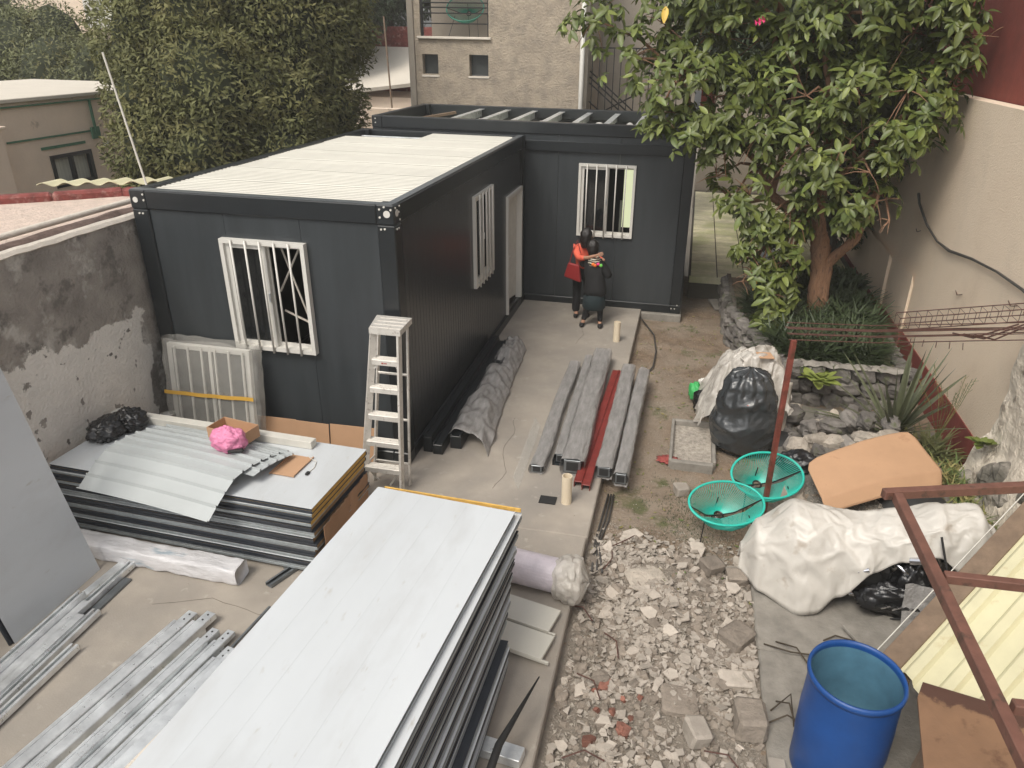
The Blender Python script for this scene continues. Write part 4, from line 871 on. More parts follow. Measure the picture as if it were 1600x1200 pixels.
for k in range(2):
    y0 = -2.12 - .30 * k - .01 * k; mb = MB()
    mb.obox((1.78, y0, .06 + .0 * k), (.66, .27, .03), (.02, 0, -.22), .004); mb.obox((1.78 + .03, y0 - .138 * 1.0, .045), (.66, .018, .03), (.02, 0, -.22), .003); mb.build('board', 'roof_white', ws)
mb = MB(); mb.tube([(2.13, -3.02, .30), (1.98, -3.62, .28), (1.95, -4.2, .26)], [.005, .028, .03], 8); mb.build('dark_rod', 'rubber', smooth=True, label='pointed dark rod above the shiny bearer at the near edge of the slab', cat='rod')

# hoses in the dirt
mb = MB(); mb.tube([(2.25, 5.84, -.1), (2.5, 5.2, -.12), (2.58, 4.5, -.13), (2.57, 3.84, -.13), (2.45, 3.3, -.12), (2.35, 2.9, -.1)], .013, 6); mb.build('hose', 'hose', smooth=True, label='black hose curving through the dirt beyond the steel bundles', cat='hose')
for k in range(3):
    mb = MB(); mb.tube([(2.30 + .03 * k, .1, -.12), (2.28 + .04 * k, -.4, -.12), (2.27 + .02 * k, -.85, -.1), (2.30 + .05 * k, -1.3, -.08)], .011, 6); mb.build('hose', 'hose', smooth=True, label=('dark hose hugging the slab edge', 'middle dark hose of the three by the slab edge', 'outer dark hose of the three by the slab edge')[k] + ' above the rubble', cat='hose')
# pit box
pb = thing('concrete_pit', (3.2, 1.4, -.2), 'open rectangular pit with low cement rims in the dirt', 'pit')
for (a, b, c_, d) in ((2.93, 2.97, .9, 1.98), (3.44, 3.49, .95, 1.98), (2.97, 3.44, 1.93, 1.99), (2.95, 3.46, .86, .93)):
    mb = MB(); mb.box(a, b, c_, d, -.3, -.04, .012); mb.build('rim', 'concrete_edge', pb)
mb = MB(); mb.box(2.97, 3.44, .93, 1.93, -.3, -.115); mb.build('pit_floor', 'gravel', pb)
blob('red_scraps', 'red_rag', (2.94, 1.02, -.12), (.12, .09, .014), 'scraps of red plastic netting beside the pit', 'scraps', 3, .7, 4, 40)

# ================================================================= BLUE DRUM
bd = thing('blue_drum', (4.24, -3.0, -.12), 'open blue plastic drum on the concrete at the near edge', 'drum')
Rr = .295
def prof(z0): return [(Rr * .96, 0), (Rr, .03), (Rr, .25), (Rr * 1.025, .30), (Rr * 1.025, .55), (Rr * 1.01, .62), (Rr, .80), (Rr * .995, .87)]
mb = MB(); mb.lathe(prof(0), (4.24, -3.0, -.10), 64); mb.build('drum_body', 'blue_drum', bd, smooth=True)
mb = MB(); mb.lathe([(Rr * .97, .87), (Rr * .97, .8), (Rr * .98, .5), (Rr * .96, .06), (.001, .05)], (4.24, -3.0, -.10), 64); mb.build('drum_lining', 'blue_in', bd, smooth=True)
mb = MB(); mb.lathe([(Rr * 1.0, .845), (Rr * 1.045, .85), (Rr * 1.055, .875), (Rr * 1.03, .895), (Rr * .985, .895), (Rr * .965, .87), (Rr * .97, .845)], (4.24, -3.0, -.10), 64); mb.build('rim', 'blue_drum', bd, smooth=True)

# ================================================================= MOTORCYCLE AND TARP
bk = thing('motorcycle', (4.8, -.95, -.1), 'black motorcycle mostly hidden under the white cover, engine showing', 'motorcycle')
G0 = -.1
def ring(mb, c, r, rt, n=40, m_=10):
    def f(u, v):
        a = 2 * math.pi * u; b = 2 * math.pi * v; rr = r + rt * math.cos(b)
        return (c[0] + rr * math.cos(a), c[1] + rt * math.sin(b), c[2] + rr * math.sin(a))
    mb.grid(f, n, m_ + 1, True)
for (x, nme) in ((4.12, 0), (5.42, 1)):
    mb = MB(); ring(mb, (x, -.95, G0 + .3), .25, .055); wh = mb.build('wheel', 'rubber', bk, smooth=True)
    mb = MB(); ring(mb, (x, -.95, G0 + .3), .19, .014); mb.tube([(x, -1.05, G0 + .3), (x, -.85, G0 + .3)], .03, 12)
    for q in range(10):
        a = q * .628; mb.tube([(x, -.95, G0 + .3), (x + .19 * math.cos(a), -.95, G0 + .3 + .19 * math.sin(a))], .006, 5)
    mb.build('rim', 'chrome', wh)
mb = MB(); mb.tube([(5.42, -1.07, G0 + .3), (5.22, -1.0, G0 + .72)], .022, 8); mb.tube([(5.42, -.83, G0 + .3), (5.22, -.83, G0 + .72)], .022, 8); mb.build('front_fork', 'chrome', bk)
mb = MB(); mb.tube([(5.2, -.95, G0 + .75), (4.9, -.95, G0 + .65), (4.5, -.95, G0 + .58), (4.15, -.95, G0 + .5)], .03, 8); mb.tube([(5.2, -1.0, G0 + .8), (5.0, -1.03, G0 + .35), (4.75, -1.05, G0 + .22), (4.5, -1.05, G0 + .3), (4.12, -1.06, G0 + .3)], .022, 8); mb.build('chassis', 'black_metal', bk)
mb = MB(); mb.obox((4.78, -1.02, G0 + .38), (.3, .28, .2), (0, .1, 0), .04); mb.obox((4.86, -1.0, G0 + .56), (.17, .18, .2), (0, .35, 0), .02)
for q in range(6): mb.obox((4.84 + q * .01, -1.0, G0 + .49 + q * .03), (.21, .22, .008), (0, .3, 0))
mb.tube([(4.75, -1.17, G0 + .38), (4.75, -1.2, G0 + .38)], .085, 20); mb.build('engine', 'black_metal', bk)
mb = MB(); mb.tube([(4.9, -1.15, G0 + .56), (5.06, -1.19, G0 + .45), (5.0, -1.2, G0 + .22), (4.6, -1.2, G0 + .2), (4.55, -1.16, G0 + .25)], [.02, .022, .022, .03, .03], 10); mb.build('exhaust', 'chrome', bk, smooth=True)
mb = MB(); mb.tube([(4.56, -1.14, G0 + .24), (4.4, -1.05, G0 + .27)], .035, 12); mb.build('silencer', 'black_metal', bk, smooth=True)
blob('fuel_tank', 'black_metal', (4.95, -.95, G0 + .70), (.25, .13, .10), None, None, 2, .05, 1, 24, parent=bk)
blob('seat', 'rubber', (4.5, -.95, G0 + .62), (.33, .12, .05), None, None, 2, .05, 1, 24, parent=bk)
blob('side_cover', 'black_metal', (4.48, -1.08, G0 + .5), (.16, .05, .12), None, None, 2, .1, 1, 20, parent=bk)
mb = MB(); mb.tube([(5.15, -1.02, G0 + .72), (5.2, -1.0, G0 + .78), (5.2, -.82, G0 + .78), (5.15, -.66, G0 + .72)], .016, 8); mb.build('handlebar', 'black_metal', bk)
blob('headlight', 'chrome', (5.30, -.95, G0 + .74), (.08, .09, .09), None, None, 2, .03, 1, 20, parent=bk)
mb = MB(); mb.tube([(5.2, -1.2, G0 + .9), (5.3, -1.35, G0 + .55), (5.2, -1.38, G0 + .2), (4.95, -1.3, G0 + .05)], .01, 6); mb.tube([(4.7, -1.24, G0 + .25), (4.7, -1.36, G0 + .25)], .014, 6); mb.build('cable', 'rubber', bk)
mb = MB(); mb.tube([(5.02, -1.2, G0 + .62), (5.1, -1.24, G0 + .66)], .035, 12); mb.tube([(4.95, -1.22, G0 + .3), (4.98, -1.24, G0 + .34)], .03, 10); mb.tube([(4.62, -1.23, G0 + .46), (4.7, -1.24, G0 + .5)], .02, 10); mb.build('chrome_trim', 'chrome', bk, kind='stuff')
blob('lower_fairing', 'bag_black', (4.96, -1.24, G0 + .2), (.30, .09, .16), None, None, 7, .3, 2, 44, parent=bk)
blob('shin_guard', 'bag_black', (5.1, -1.15, G0 + .3), (.16, .12, .26), None, None, 8, .3, 2, 40, parent=bk)
mb = MB(); mb.grid(lambda u, v: (5.0 + .62 * u, -1.28 - .18 * v + .02 * nz((u * 4, v * 4, 0), 1), G0 + .42 * (1 - v) ** 1.3 + .012 + .03 * abs(nz((u * 5, v * 5, 3), 1))), 20, 20); mb.build('cover_lining', 'wrap_grey', bk, smooth=True)
for k in range(9): 
    mb = MB(); x_ = 4.80 + k * .045; mb.tube([(x_, -1.33, G0 + .18 + .1 * nz((k, 0, 0), 3)), (x_ + .05, -1.36, G0 + .24 + .12 * nz((k, 3, 0), 3)), (x_ + .11, -1.33, G0 + .2 + .1 * nz((k, 6, 0), 3))], .012, 6); mb.build('fitting', 'chrome' if k % 2 else 'black_metal', bk)
bk.location.y -= .10
def tp_ctrl(s, arr):
    for (a, va), (b, vb) in zip(arr, arr[1:]):
        if s <= b: t = (s - a) / (b - a); t = t * t * (3 - 2 * t); return va + (vb - va) * t
    return arr[-1][1]
FOLD, INSET = .5, 0.
def tarpf(u, v):
    # u along the bike (left to right), v across: 0 back hem, 1 front hem
    s = u; xc = 3.66 + 2.18 * s
    ridge = tp_ctrl(s, [(0, .20), (.06, .46), (.2, .72), (.42, .68), (.6, .78), (.74, .90), (.86, .93), (.94, .75), (1, .38)])
    hf = tp_ctrl(s, [(0, -.02), (.2, -.1), (.30, -.07), (.38, .10), (.5, .36), (.60, .50), (.72, .60), (.8, .50), (.9, .20), (1, .0)])
    hb_ = tp_ctrl(s, [(0, -.02), (.5, -.09), (1, -.02)])
    wf_ = tp_ctrl(s, [(0, .10), (.08, .34), (.25, .52), (.40, .42), (.55, .32), (.75, .32), (.9, .38), (1, .12)]); wb_ = tp_ctrl(s, [(0, .1), (.1, .35), (.5, .38), (.9, .40), (1, .12)])
    yc = -1.03 + .10 * (1 - s)
    t = 2 * v - 1
    if t >= 0: prof_ = 1 - t ** 2.1 * .88 - .12 * t ** 8; y = yc - wf_ * (t ** .85); z = hf + (ridge - hf) * prof_
    else: q = -t; prof_ = 1 - q ** 2.3 * .9 - .1 * q ** 8; y = yc + wb_ * (q ** .85); z = hb_ + (ridge - hb_) * prof_
    amp = min(1, abs(t) * 1.3 + .1) * min(1, s * 8, (1 - s) * 8)
    f1 = mnoise.noise(Vector((xc * 3.2 - y * 2.2, t * 1.6, 1.0))); f2 = mnoise.noise(Vector((xc * 6 + y * 3, t * 2.0, 4.0))); f3 = mnoise.noise(Vector((xc * 13 - y * 9, t * 5, 8)))
    f0 = mnoise.noise(Vector((xc * 1.7, t * .9, 7.0))); cr = lambda q, w: math.exp(-abs(q) * w) - .3
    k = .05 * f0 + .055 * cr(f1, 8) + .032 * cr(f2, 8) + .009 * cr(f3, 6)
    k *= FOLD
    y += (-1 if t > 0 else 1) * (k * amp * .55 - INSET) * abs(t); z += k * amp * .55 * (1 - abs(t) * .55) - INSET * .8
    return (xc, y, max(z, G0 + .008))
FOLD, INSET = .15, .035; im = MB(); im.grid(tarpf, 60, 40); FOLD, INSET = .32, 0.
mb = MB(); mb.grid(tarpf, 150, 92); tarp_o = mb.build('motorcycle_cover', 'tarp', smooth=True, label='crumpled off-white cover draped over the motorcycle', cat='tarp')
_tn = len(mb.v); _hem = {tuple(round(q, 3) for q in mb.v[i]) for i in list(range(150)) + list(range(_tn - 150, _tn))}
cloth_job(tarp_o, im, .03, lambda p: tuple(round(q, 3) for q in p) in _hem, .003, .1, .35, hold=.10)
for k, pts in enumerate(([(4.35, -1.75, -.09), (4.45, -1.7, -.06), (4.6, -1.72, -.07), (4.68, -1.62, -.05)], [(3.85, -1.9, -.09), (4.05, -2.0, -.04), (4.3, -1.95, -.08)], [(3.95, -1.85, -.09), (4.1, -1.95, -.03), (4.2, -2.1, -.08)], [(3.85, -2.6, -.09), (3.98, -2.55, .06), (4.0, -2.75, -.05)], [(3.78, -2.75, -.09), (3.95, -2.7, -.0), (4.12, -2.72, -.07)], [(3.9, -2.5, -.09), (3.95, -2.68, .1), (4.02, -2.8, -.05)])):
    mb = MB(); mb.tube(pts, .007, 5); mb.build('twig', 'bark_dark', label=('bent twig in front of the motorcycle', 'long dry twig left of the drum on the pad', 'short dry twig crossing the long one', 'upright twig beside the drum', 'twig lying over the rubble edge by the drum', 'thin twig stuck among those by the drum')[k], cat='twig')

# ================================================================= TEAL CORD CHAIRS
def acap(label, cx, cy, cz, face, tilt, s=1.0, legs=True, m='cord', group='round teal cord chairs', ny=34):
    """round string chair: face = heading of the opening, tilt back"""
    t = thing('cord_chair', (cx, cy, cz), label, 'chair', group)
    Rm = Matrix.Rotation(face, 3, 'Z') @ Matrix.Rotation(tilt, 3, 'X'); C0 = Vector((cx, cy, cz)); rimr = .43 * s; ey = .29 * s
    hub = Vector((0, .06 * s, -.30 * s))
    def T(p): return C0 + Rm @ Vector(p)
    mb = MB(); mb.tube([T((rimr * math.cos(a), ey * 1.05 * math.sin(a), 0)) for a in np.linspace(0, 2 * math.pi, 41)], .014 * s, 8, cap=False); mb.build('rim', m, t, smooth=True)
    hr = .05 * s
    mb = MB(); mb.tube([T((hub.x + hr * math.cos(a), hub.y + hr * math.sin(a), hub.z)) for a in np.linspace(0, 2 * math.pi, 17)], .012 * s, 6, cap=False); mb.build('hub_ring', 'black_metal', t)
    mb = MB()
    for k in range(44):   # radiating cords on the back half, cross cords on the seat half
        a = math.pi * k / 43
        p0 = Vector((rimr * math.cos(a), ey * 1.05 * math.sin(a), 0)); p1 = hub + Vector((hr * math.cos(a), hr * math.sin(a), 0))
        mb.tube([T(p0), T(p0.lerp(p1, .5) + Vector((0, 0, -.035 * s))), T(p1)], .0036 * s, 4, cap=False)
    for k in range(ny):
        f = (k + .5) / ny; a = -math.pi / 2 * f
        x = rimr * math.cos(a); y = ey * 1.05 * math.sin(a); dz = -.30 * s * (1 - f ** 2) * .95
        mb.tube([T((x * q, y * (1 - .0) , dz * (1 - q * q) ** .8 * 1.0)) for q in (-1, -.6, 0, .6, 1)], .0036 * s, 4, cap=False)
    mb.build('cords', m, t)
    mb = MB(); mb.tube([T((-rimr * .98, 0, 0)), T((-rimr * .4, .03, -.24 * s)), T(hub), T((rimr * .4, .03, -.24 * s)), T((rimr * .98, 0, 0))], .008 * s, 6); mb.build('seat_frame', 'black_metal', t)
    if legs:
        for (lx, ly) in ((-.8, -.5), (.8, -.5), (0, .9)):
            a = T((lx * rimr * .75, ly * ey * .7, -.13 * s)); b = Vector((cx, cy, 0)) + Matrix.Rotation(face, 3, 'Z') @ Vector((lx * rimr * 1.0, ly * ey * 1.2, 0)); b.z = legs
            mb = MB(); mb.tube([a, b], .007 * s, 6); mb.build('leg', 'black_metal', t)
    return t
acap('teal cord chair nearer the rubble, tilted and in front of the other one', 3.54, -.36, .26, R(22), R(18), .92, -.14)
acap('teal cord chair standing behind the red pole', 3.98, .22, .30, R(24), R(26), .95, -.14)
acap('green cord chair up on the balcony of the grey building', -2.42, 10.75, 5.05, R(0), R(60), 1.0, 4.47, m='cord_green', ny=20)

# red pole with rebar truss
mb = MB(); mb.obox((4.0, .2, .86), (.05, .05, 2.02), (0, 0, .3), .004); mb.build('red_pole', 'rust_pole', label='upright rusty red square pole carrying the reinforcement bars', cat='pole')
tr = thing('rebar_truss', (4.0, .35, 1.86), 'rusty reinforcement bars laid from the red pole to the cream wall', 'rebar')
for k in range(7):
    y = .2 + .06 * k; z = 1.87 + .035 * (k % 3); mb = MB()
    mb.tube([(3.95 + .04 * nz((k, 0, 0), 3), y, z), (4.8, y + .12 + .05 * nz((k, 1, 0), 3), z + .03 * nz((k, 2, 5), 3)), (5.6, y + .42 + .05 * nz((k, 4, 0), 3), z - .02), (6.7 - .15 * (k % 2), y + .72, 1.86 + .03 * (k % 3))], .0055, 5); mb.build('bar', 'rebar', tr)
mb = MB()
for k in range(13):
    x = 4.1 + k * .12; mb.tube([(x, .25, 1.90), (x + .1, .55 + .05 * nz((k, 0, 0), 2), 1.86)], .004, 4)
for k in range(3): mb.tube([(5.55 + .1 * k, .62, 1.93), (5.85 + .1 * k, .9, 1.80), (6.25 + .05 * k, .95, 1.97)], .009, 5)
mb.build('ties', 'rebar', tr)
cg = thing('rebar_cage', (5.6, 1.2, 1.9), 'long rusty stirrup cage lying slanted on the reinforcement bars', 'rebar')
A_, B_ = Vector((5.15, 1.1, 1.78)), Vector((6.75, 1.05, 2.08))
for (oy, oz) in ((-.09, 0), (.09, 0), (-.09, .13), (.09, .13)):
    mb = MB(); mb.tube([A_ + Vector((0, oy, oz)), B_ + Vector((0, oy, oz))], .006, 5); mb.build('bar', 'rebar', cg)
mb = MB()
for k in range(17):
    p = A_.lerp(B_, k / 16); q = [(-.09, 0), (.09, 0), (.09, .13), (-.09, .13), (-.09, 0)]
    mb.tube([p + Vector((0, *o)) for o in q], .0035, 4, cap=False)
mb.build('stirrups', 'rebar', cg, kind='stuff')

# ================================================================= BAGS, PLASTIC
def bagf(u, v):
    t = 2 * math.pi * u; z = v; r = tp_ctrl(v, [(0, .22), (.12, .35), (.35, .38), (.6, .33), (.8, .27), (.93, .2), (1, .03)])
    d = Vector((math.cos(t), math.sin(t), v * 2.3)); n1 = 1 - 2 * abs(mnoise.noise(Vector((d.x * 1.6, d.y * 1.6, d.z * 2.2)))); n2 = 1 - 2 * abs(mnoise.noise(Vector((d.x * 3, d.y * 3, d.z * 4 + 5))))
    r *= 1 + .05 * n1 + .022 * n2 * (.5 + v); r += .012 * math.sin(t * 13 + v * 3) * (v > .6)
    return (3.80 + r * math.cos(t) * 1.02, 1.52 + r * .8 * math.sin(t) + .05 * v, -.17 + 1.12 * z + .02 * n2)
mb = MB(); mb.grid(bagf, 96, 70, True); im = MB(); im.v = [(3.80 + (x - 3.80) * .95, 1.54 + (y - 1.54) * .95, .35 + (z - .35) * .965) for x, y, z in mb.v]; im.f = mb.f; bg_ = mb.build('rubbish_bag', 'bag_grey', smooth=True, label='tall bulging charcoal rubbish bag in front of the stone planter', cat='rubbish bag')
cloth_job(bg_, im, .03, lambda p: p.z < -.12 or p.z > .93, 0, .1, 1.2, hold=.05)
mb = MB(); mb.lathe([(.001, 0), (.012, .004), (.001, .008)], (3.78, 1.21, .62), 8); mb.build('red_mark', 'red_rag', bg_)

blob('rubbish_bag', 'bag_black', (3.42, 2.45, .02), (.22, .2, .22), 'small black rubbish bag left of the tall charcoal one', 'rubbish bag', 21, .3, 2.3, 60, .2, cl=.12)
blob('green_bag', 'bag_green', (3.22, 2.75, .02), (.1, .09, .15), 'bright green plastic bag peeking out left of the black bag', 'plastic bag', 25, .3, 2, 40, .2)
blob('white_scrap', 'white_frame', (3.3, 2.72, .2), (.06, .04, .05), 'white scrap on top of the green bag', 'scrap', 26, .4, 2, 20)
def sheetf(u, v):
    x = 3.22 + 1.15 * u; y = 1.75 + 1.1 * v - .1 * math.sin(u * 4); h = .62 + .30 * math.sin(min(1, max(0, u * 1.05)) * math.pi) ** .7 * math.sin(min(1, v * .8 + .25) * math.pi) ** .6 - .3 * (1 - u) ** 3
    n1 = 1 - 2 * abs(nz((x * 2.6, y * 2.6, 0), 1.2)); n2 = 1 - 2 * abs(nz((x * 5, y * 5, 3), 1.3))
    edge = min(1, 5 * min(u, 1 - u, v, 1 - v))
    return (x + .05 * n2 + .04 * nz((u * 3, v * 20, 0), 1), y + .05 * nz((u * 20, v * 3, 9), 1), h - .38 * (1 - edge) + .10 * n1 + .05 * n2)
mb = MB(); mb.grid(sheetf, 90, 70); im = MB(); im.v = [(x, y, z - .025) for x, y, z in mb.v]; im.f = mb.f; ho = mb.build('plastic_heap', 'plastic_milky', smooth=True, label='big crumpled heap of dirty clear plastic behind the charcoal bag', cat='plastic film')
cloth_job(ho, im, .06, None, 0, .2, .4, hold=.06)
blob('film_core', 'stone_pale', (3.85, 2.3, .25), (.42, .36, .5), 'packed grey film under the crumpled clear plastic', 'plastic film', 31, .25, 2, 50, .2)
mb = MB(); mb.obox((3.98, 1.95, .98), (.2, .14, .008), (.2, .1, .4)); mb.build('card_scrap', 'cardboard', label='small cardboard scrap on the crumpled clear plastic', cat='cardboard')
mb = MB(); mb.grid(lambda u, v: (4.16 + .2 * u, 1.95 + .05 * nz((u * 3, v * 3, 0), 1), -.1 + .75 * v), 12, 20); mb.build('board_offcut', 'stone_pale', smooth=True, solid=.02, label='pale board standing between the charcoal bag and the red pole', cat='board')
blob('dark_cloth', 'bag_black', (4.38, .72, .22), (.24, .15, .13), 'dark cloth bag slumped on the stones behind the teal chair', 'bag', 41, .4, 2.5, 60, .2, cl=.14)
blob('black_tub', 'rubber', (4.28, 1.62, -.02), (.28, .2, .1), 'black rubber ring on the ground behind the charcoal bag', 'tyre', 2, .08, 1, 30, .3)

run_cloth()
# curved cardboard sheet on the heap
cs = thing('cardboard_sheet', (5.1, .5, .35), 'large tan cardboard sheet with cut corners lying on the stone heap', 'cardboard')
def cards(u, v):
    A, B, C_, D_ = Vector((4.36, .36, .42)), Vector((5.56, 1.12, .56)), Vector((5.82, .42, .38)), Vector((4.50, -.30, .32))
    p = A.lerp(B, u).lerp(D_.lerp(C_, u), v); p.z += .10 * math.sin(u * math.pi) * .6 - .10 * max(0, v - .82) / .18 + .01 * nz(p, 3)
    cu = min(u, 1 - u) / .1; cv = min(v, 1 - v) / .16
    if cu < 1 and cv < 1 and cu + cv < 1:
        k = (1 - cu - cv) * .5; c0 = A.lerp(C_, .5); p = p.lerp(Vector((c0.x, c0.y, p.z)), k * .12)
    return p
mb = MB(); mb.grid(cards, 60, 34); mb.build('sheet', 'cardboard', cs, smooth=True, solid=.008)
blob('dark_tub', 'rubber', (5.45, .28, .08), (.42, .3, .2), 'black tub in shadow under the cardboard sheet', 'tub', 2, .05, 1, 30, .3)

# ================================================================= STONE PLANTER
pl = thing('stone_planter', (5, 4, -.2), 'raised planter of dark rough stones round the foot of the tree', 'planter')
mb = MB(); mb.prism([(4.44, 3.12), (5.98, 3.22), (6.1, 7.6), (3.72, 7.4), (3.80, 5.2)], -.3, .36); mb.build('soil', 'dirt', pl)
rk = []
for s_ in range(7):
    m0 = MB(); m0.lathe([(math.sin(t), math.cos(t)) for t in (0.05, .5, .95, 1.35, 1.8, 2.2, 2.65, 3.09)], (0, 0, 0), 9)
    def sq(p):
        v = Vector(p); k = 1 / max(abs(v.x), abs(v.y), abs(v.z), .3) * .5 + .42; v = v * k * (1 + .35 * mnoise.noise(v * 1.5 + Vector((s_ * 7, 0, 0))))
        return (v.x * .5, v.y * .5, v.z * .5)
    m0.v = [sq(p) for p in m0.v]; rk.append(m0)
rkm = {m_: [k.mesh('stone', m_) for k in rk] for m_ in ('stone_grey', 'stone_pale', 'rubble_grey')}
def stones(p0, p1, z0, z1, out, n, rows):
    p0 = Vector((*p0, 0)); p1 = Vector((*p1, 0)); L = (p1 - p0).length
    for r_ in range(rows):
        t = rnd.uniform(-.1, 0)
        while t < L:
            w = rnd.uniform(.18, .42); p = p0.lerp(p1, (t + w / 2) / L) + Vector(out) * rnd.uniform(-.02, .03); h = (z1 - z0) / rows
            inst('stone', rnd.choice(rkm['stone_grey']), (p.x, p.y, z0 + h * (r_ + .5)), (rnd.uniform(-.2, .2), rnd.uniform(-.2, .2), math.atan2((p1 - p0).y, (p1 - p0).x) + rnd.uniform(-.2, .2)), (w * 1.02, .22, h * 1.06), parent=pl)
            t += w * .93
stones((4.42, 3.06), (6.0, 3.16), -.2, .5, (0, -1, 0), 10, 3)
stones((4.42, 3.1), (3.78, 5.2), -.2, .46, (-1, -.3, 0), 10, 4)
stones((6.02, 3.2), (6.12, 7.4), -.2, .44, (.0, 0, 0), 10, 3)
stones((3.78, 5.2), (3.72, 7.3), -.2, .4, (-1, 0, 0), 9, 3)
mb = MB(); mb.prism([(4.40, 3.11), (6.04, 3.21), (6.04, 3.34), (4.46, 3.2), (3.84, 5.2), (3.80, 7.4), (3.73, 7.4), (3.79, 5.2)], -.3, .43); mb.build('mortar_core', 'mortar', pl)
mb = MB(); mb.grid(lambda u, v: (4.42 + 1.6 * u, 2.99 + .2 * v, .47 + .04 * nz((u * 12, v * 2, 0), 1) + .03 * math.sin(v * 3)), 60, 7); mb.build('mortar_cap', 'concrete_edge', pl, smooth=True, kind='stuff')

# loose stones of the heap between planter and cardboard
hs_ = [(4.46, 1.30, .04, .30, 'p', 'long pale block beside the dark bag under the pole'), (4.62, 1.72, .14, .3, 'g', 'big brown grey boulder leaning on the planter foot'), (4.86, 1.42, .12, .24, 'p', 'chalky white rock in the middle of the stone heap'), (4.66, 1.45, .1, .26, 'p', 'pale rock next to the long block'), (5.22, 1.45, .18, .3, 'p', 'squarish pale block behind the cardboard'), (5.5, 1.48, .18, .34, 'p', 'flat pale slab behind the cardboard corner'), (5.02, 1.36, .12, .18, 'p', 'small pale stone between the white rock and the square block'), (4.9, 1.85, .12, .26, 'g', 'dark flat stone behind the white rock'), (5.15, 2.05, .15, .24, 'g', 'dark stone in the shade of the planter'), (5.32, 1.95, .2, .28, 'g', 'greyish stone behind the square block'), (4.42, .62, .0, .28, 'p', 'pale angular block between the teal chair and the cardboard'), (4.3, .28, -.02, .36, 'r', 'grey broken cement lump beside the teal chair'), (4.46, .92, .1, .2, 'p', 'pale lump behind the dark cloth bag'), (5.6, 1.9, .2, .26, 'g', 'dark stone by the spiky plant'), (4.45, 2.2, .05, .28, 'g', 'dark stone against the planter corner')]
for (x, y, z, s_, k, lab) in hs_:
    inst('rock', rnd.choice(rkm[{'p': 'stone_pale', 'g': 'stone_grey', 'r': 'rubble_grey'}[k]]), (x, y, z + .03), (rnd.uniform(-.4, .4), rnd.uniform(-.4, .4), rnd.uniform(0, 3)), (s_ * 1.25, s_ * .9, s_ * .75), label=lab, cat='rock')
for k in range(70):
    x, y = rnd.uniform(4.3, 6.1), rnd.uniform(1.15, 2.95); s_ = rnd.uniform(.08, .2)
    inst('rock', rnd.choice(rkm['stone_grey' if rnd.random() < .6 else 'stone_pale']), (x, y, dirt_h(x, y) + s_ * .2), (rnd.uniform(-.6, .6), rnd.uniform(-.6, .6), rnd.uniform(0, 3)), (s_ * 1.3, s_, s_ * .8), label='small rough stone in the heap at the foot of the planter', cat='rock', group='small stones at the planter foot')

# ================================================================= RUBBLE
def shard(seed):
    r_ = random.Random(seed); n = r_.choice((3, 4, 4, 5, 6)); an = sorted(r_.uniform(0, 6.28) for _ in range(n))
    an = [2 * math.pi * (k + r_.uniform(-.28, .28)) / n for k in range(n)]
    m0 = MB(); m0.prism([(.5 * r_.uniform(.7, 1.15) * math.cos(a), .5 * r_.uniform(.55, 1.0) * math.sin(a)) for a in an], -.5, .5); return m0
sh = [shard(k) for k in range(12)]
shm = {m_: [k.mesh('shard', m_) for k in sh] for m_ in ('tile_shard', 'brick_red', 'rubble_grey')}
rr = random.Random(21); placed = 0; tries = 0
def dens(x, y):
    xl = 2.25; xr_ = 3.78
    if not (xl < x < xr_): return 0
    if y > -.55: return 0
    d = min(1, (-.5 - y) / .7)
    if y < -2.7: d *= .55
    if 2.75 < x < 3.1 and -1.3 < y < -1.0: d *= .2
    return d * (.8 + .5 * nz((x, y, 0), 2.0))
while placed < 285 and tries < 20000:
    tries += 1; x = rr.uniform(2.26, 3.8); y = rr.uniform(-3.75, -.5)
    if rr.random() > dens(x, y): continue
    s_ = rr.choice((.06, .07, .08, .09, .1, .12, .15)) * rr.uniform(.8, 1.1); z = dirt_h(x, y)
    redz = (2.45 < x < 2.95 and -3.2 < y < -2.5); q = rr.random(); rot = (rr.gauss(0, .3), rr.gauss(0, .3), rr.uniform(0, 6.28))
    if redz and q < .35:
        inst('brick_piece', rr.choice(rkm['rubble_grey']) if q < .0 else rr.choice(shm['brick_red']), (x, y, z + .02), rot, (s_, s_ * .8, rr.uniform(.03, .06)), label='broken red brick piece in the near part of the rubble', cat='brick piece', group='red brick pieces in the rubble')
    elif q < .66:
        inst('tile_shard', rr.choice(shm['tile_shard']), (x, y, z + .012 + abs(rot[0]) * s_ * .4 + rr.uniform(0, .035)), rot, (s_ * 1.15, s_, rr.uniform(.009, .016)), label='off-white broken tile shard in the rubble strip', cat='tile shard', group='broken tile shards in the rubble')
    else:
        inst('cement_lump', rr.choice(rkm['rubble_grey']) if q < .85 else rr.choice(shm['rubble_grey']), (x, y, z + .02), rot, (s_ * 1.05, s_ * .8, s_ * .5), label='grey cement lump in the rubble strip', cat='cement lump', group='cement lumps in the rubble')
    placed += 1
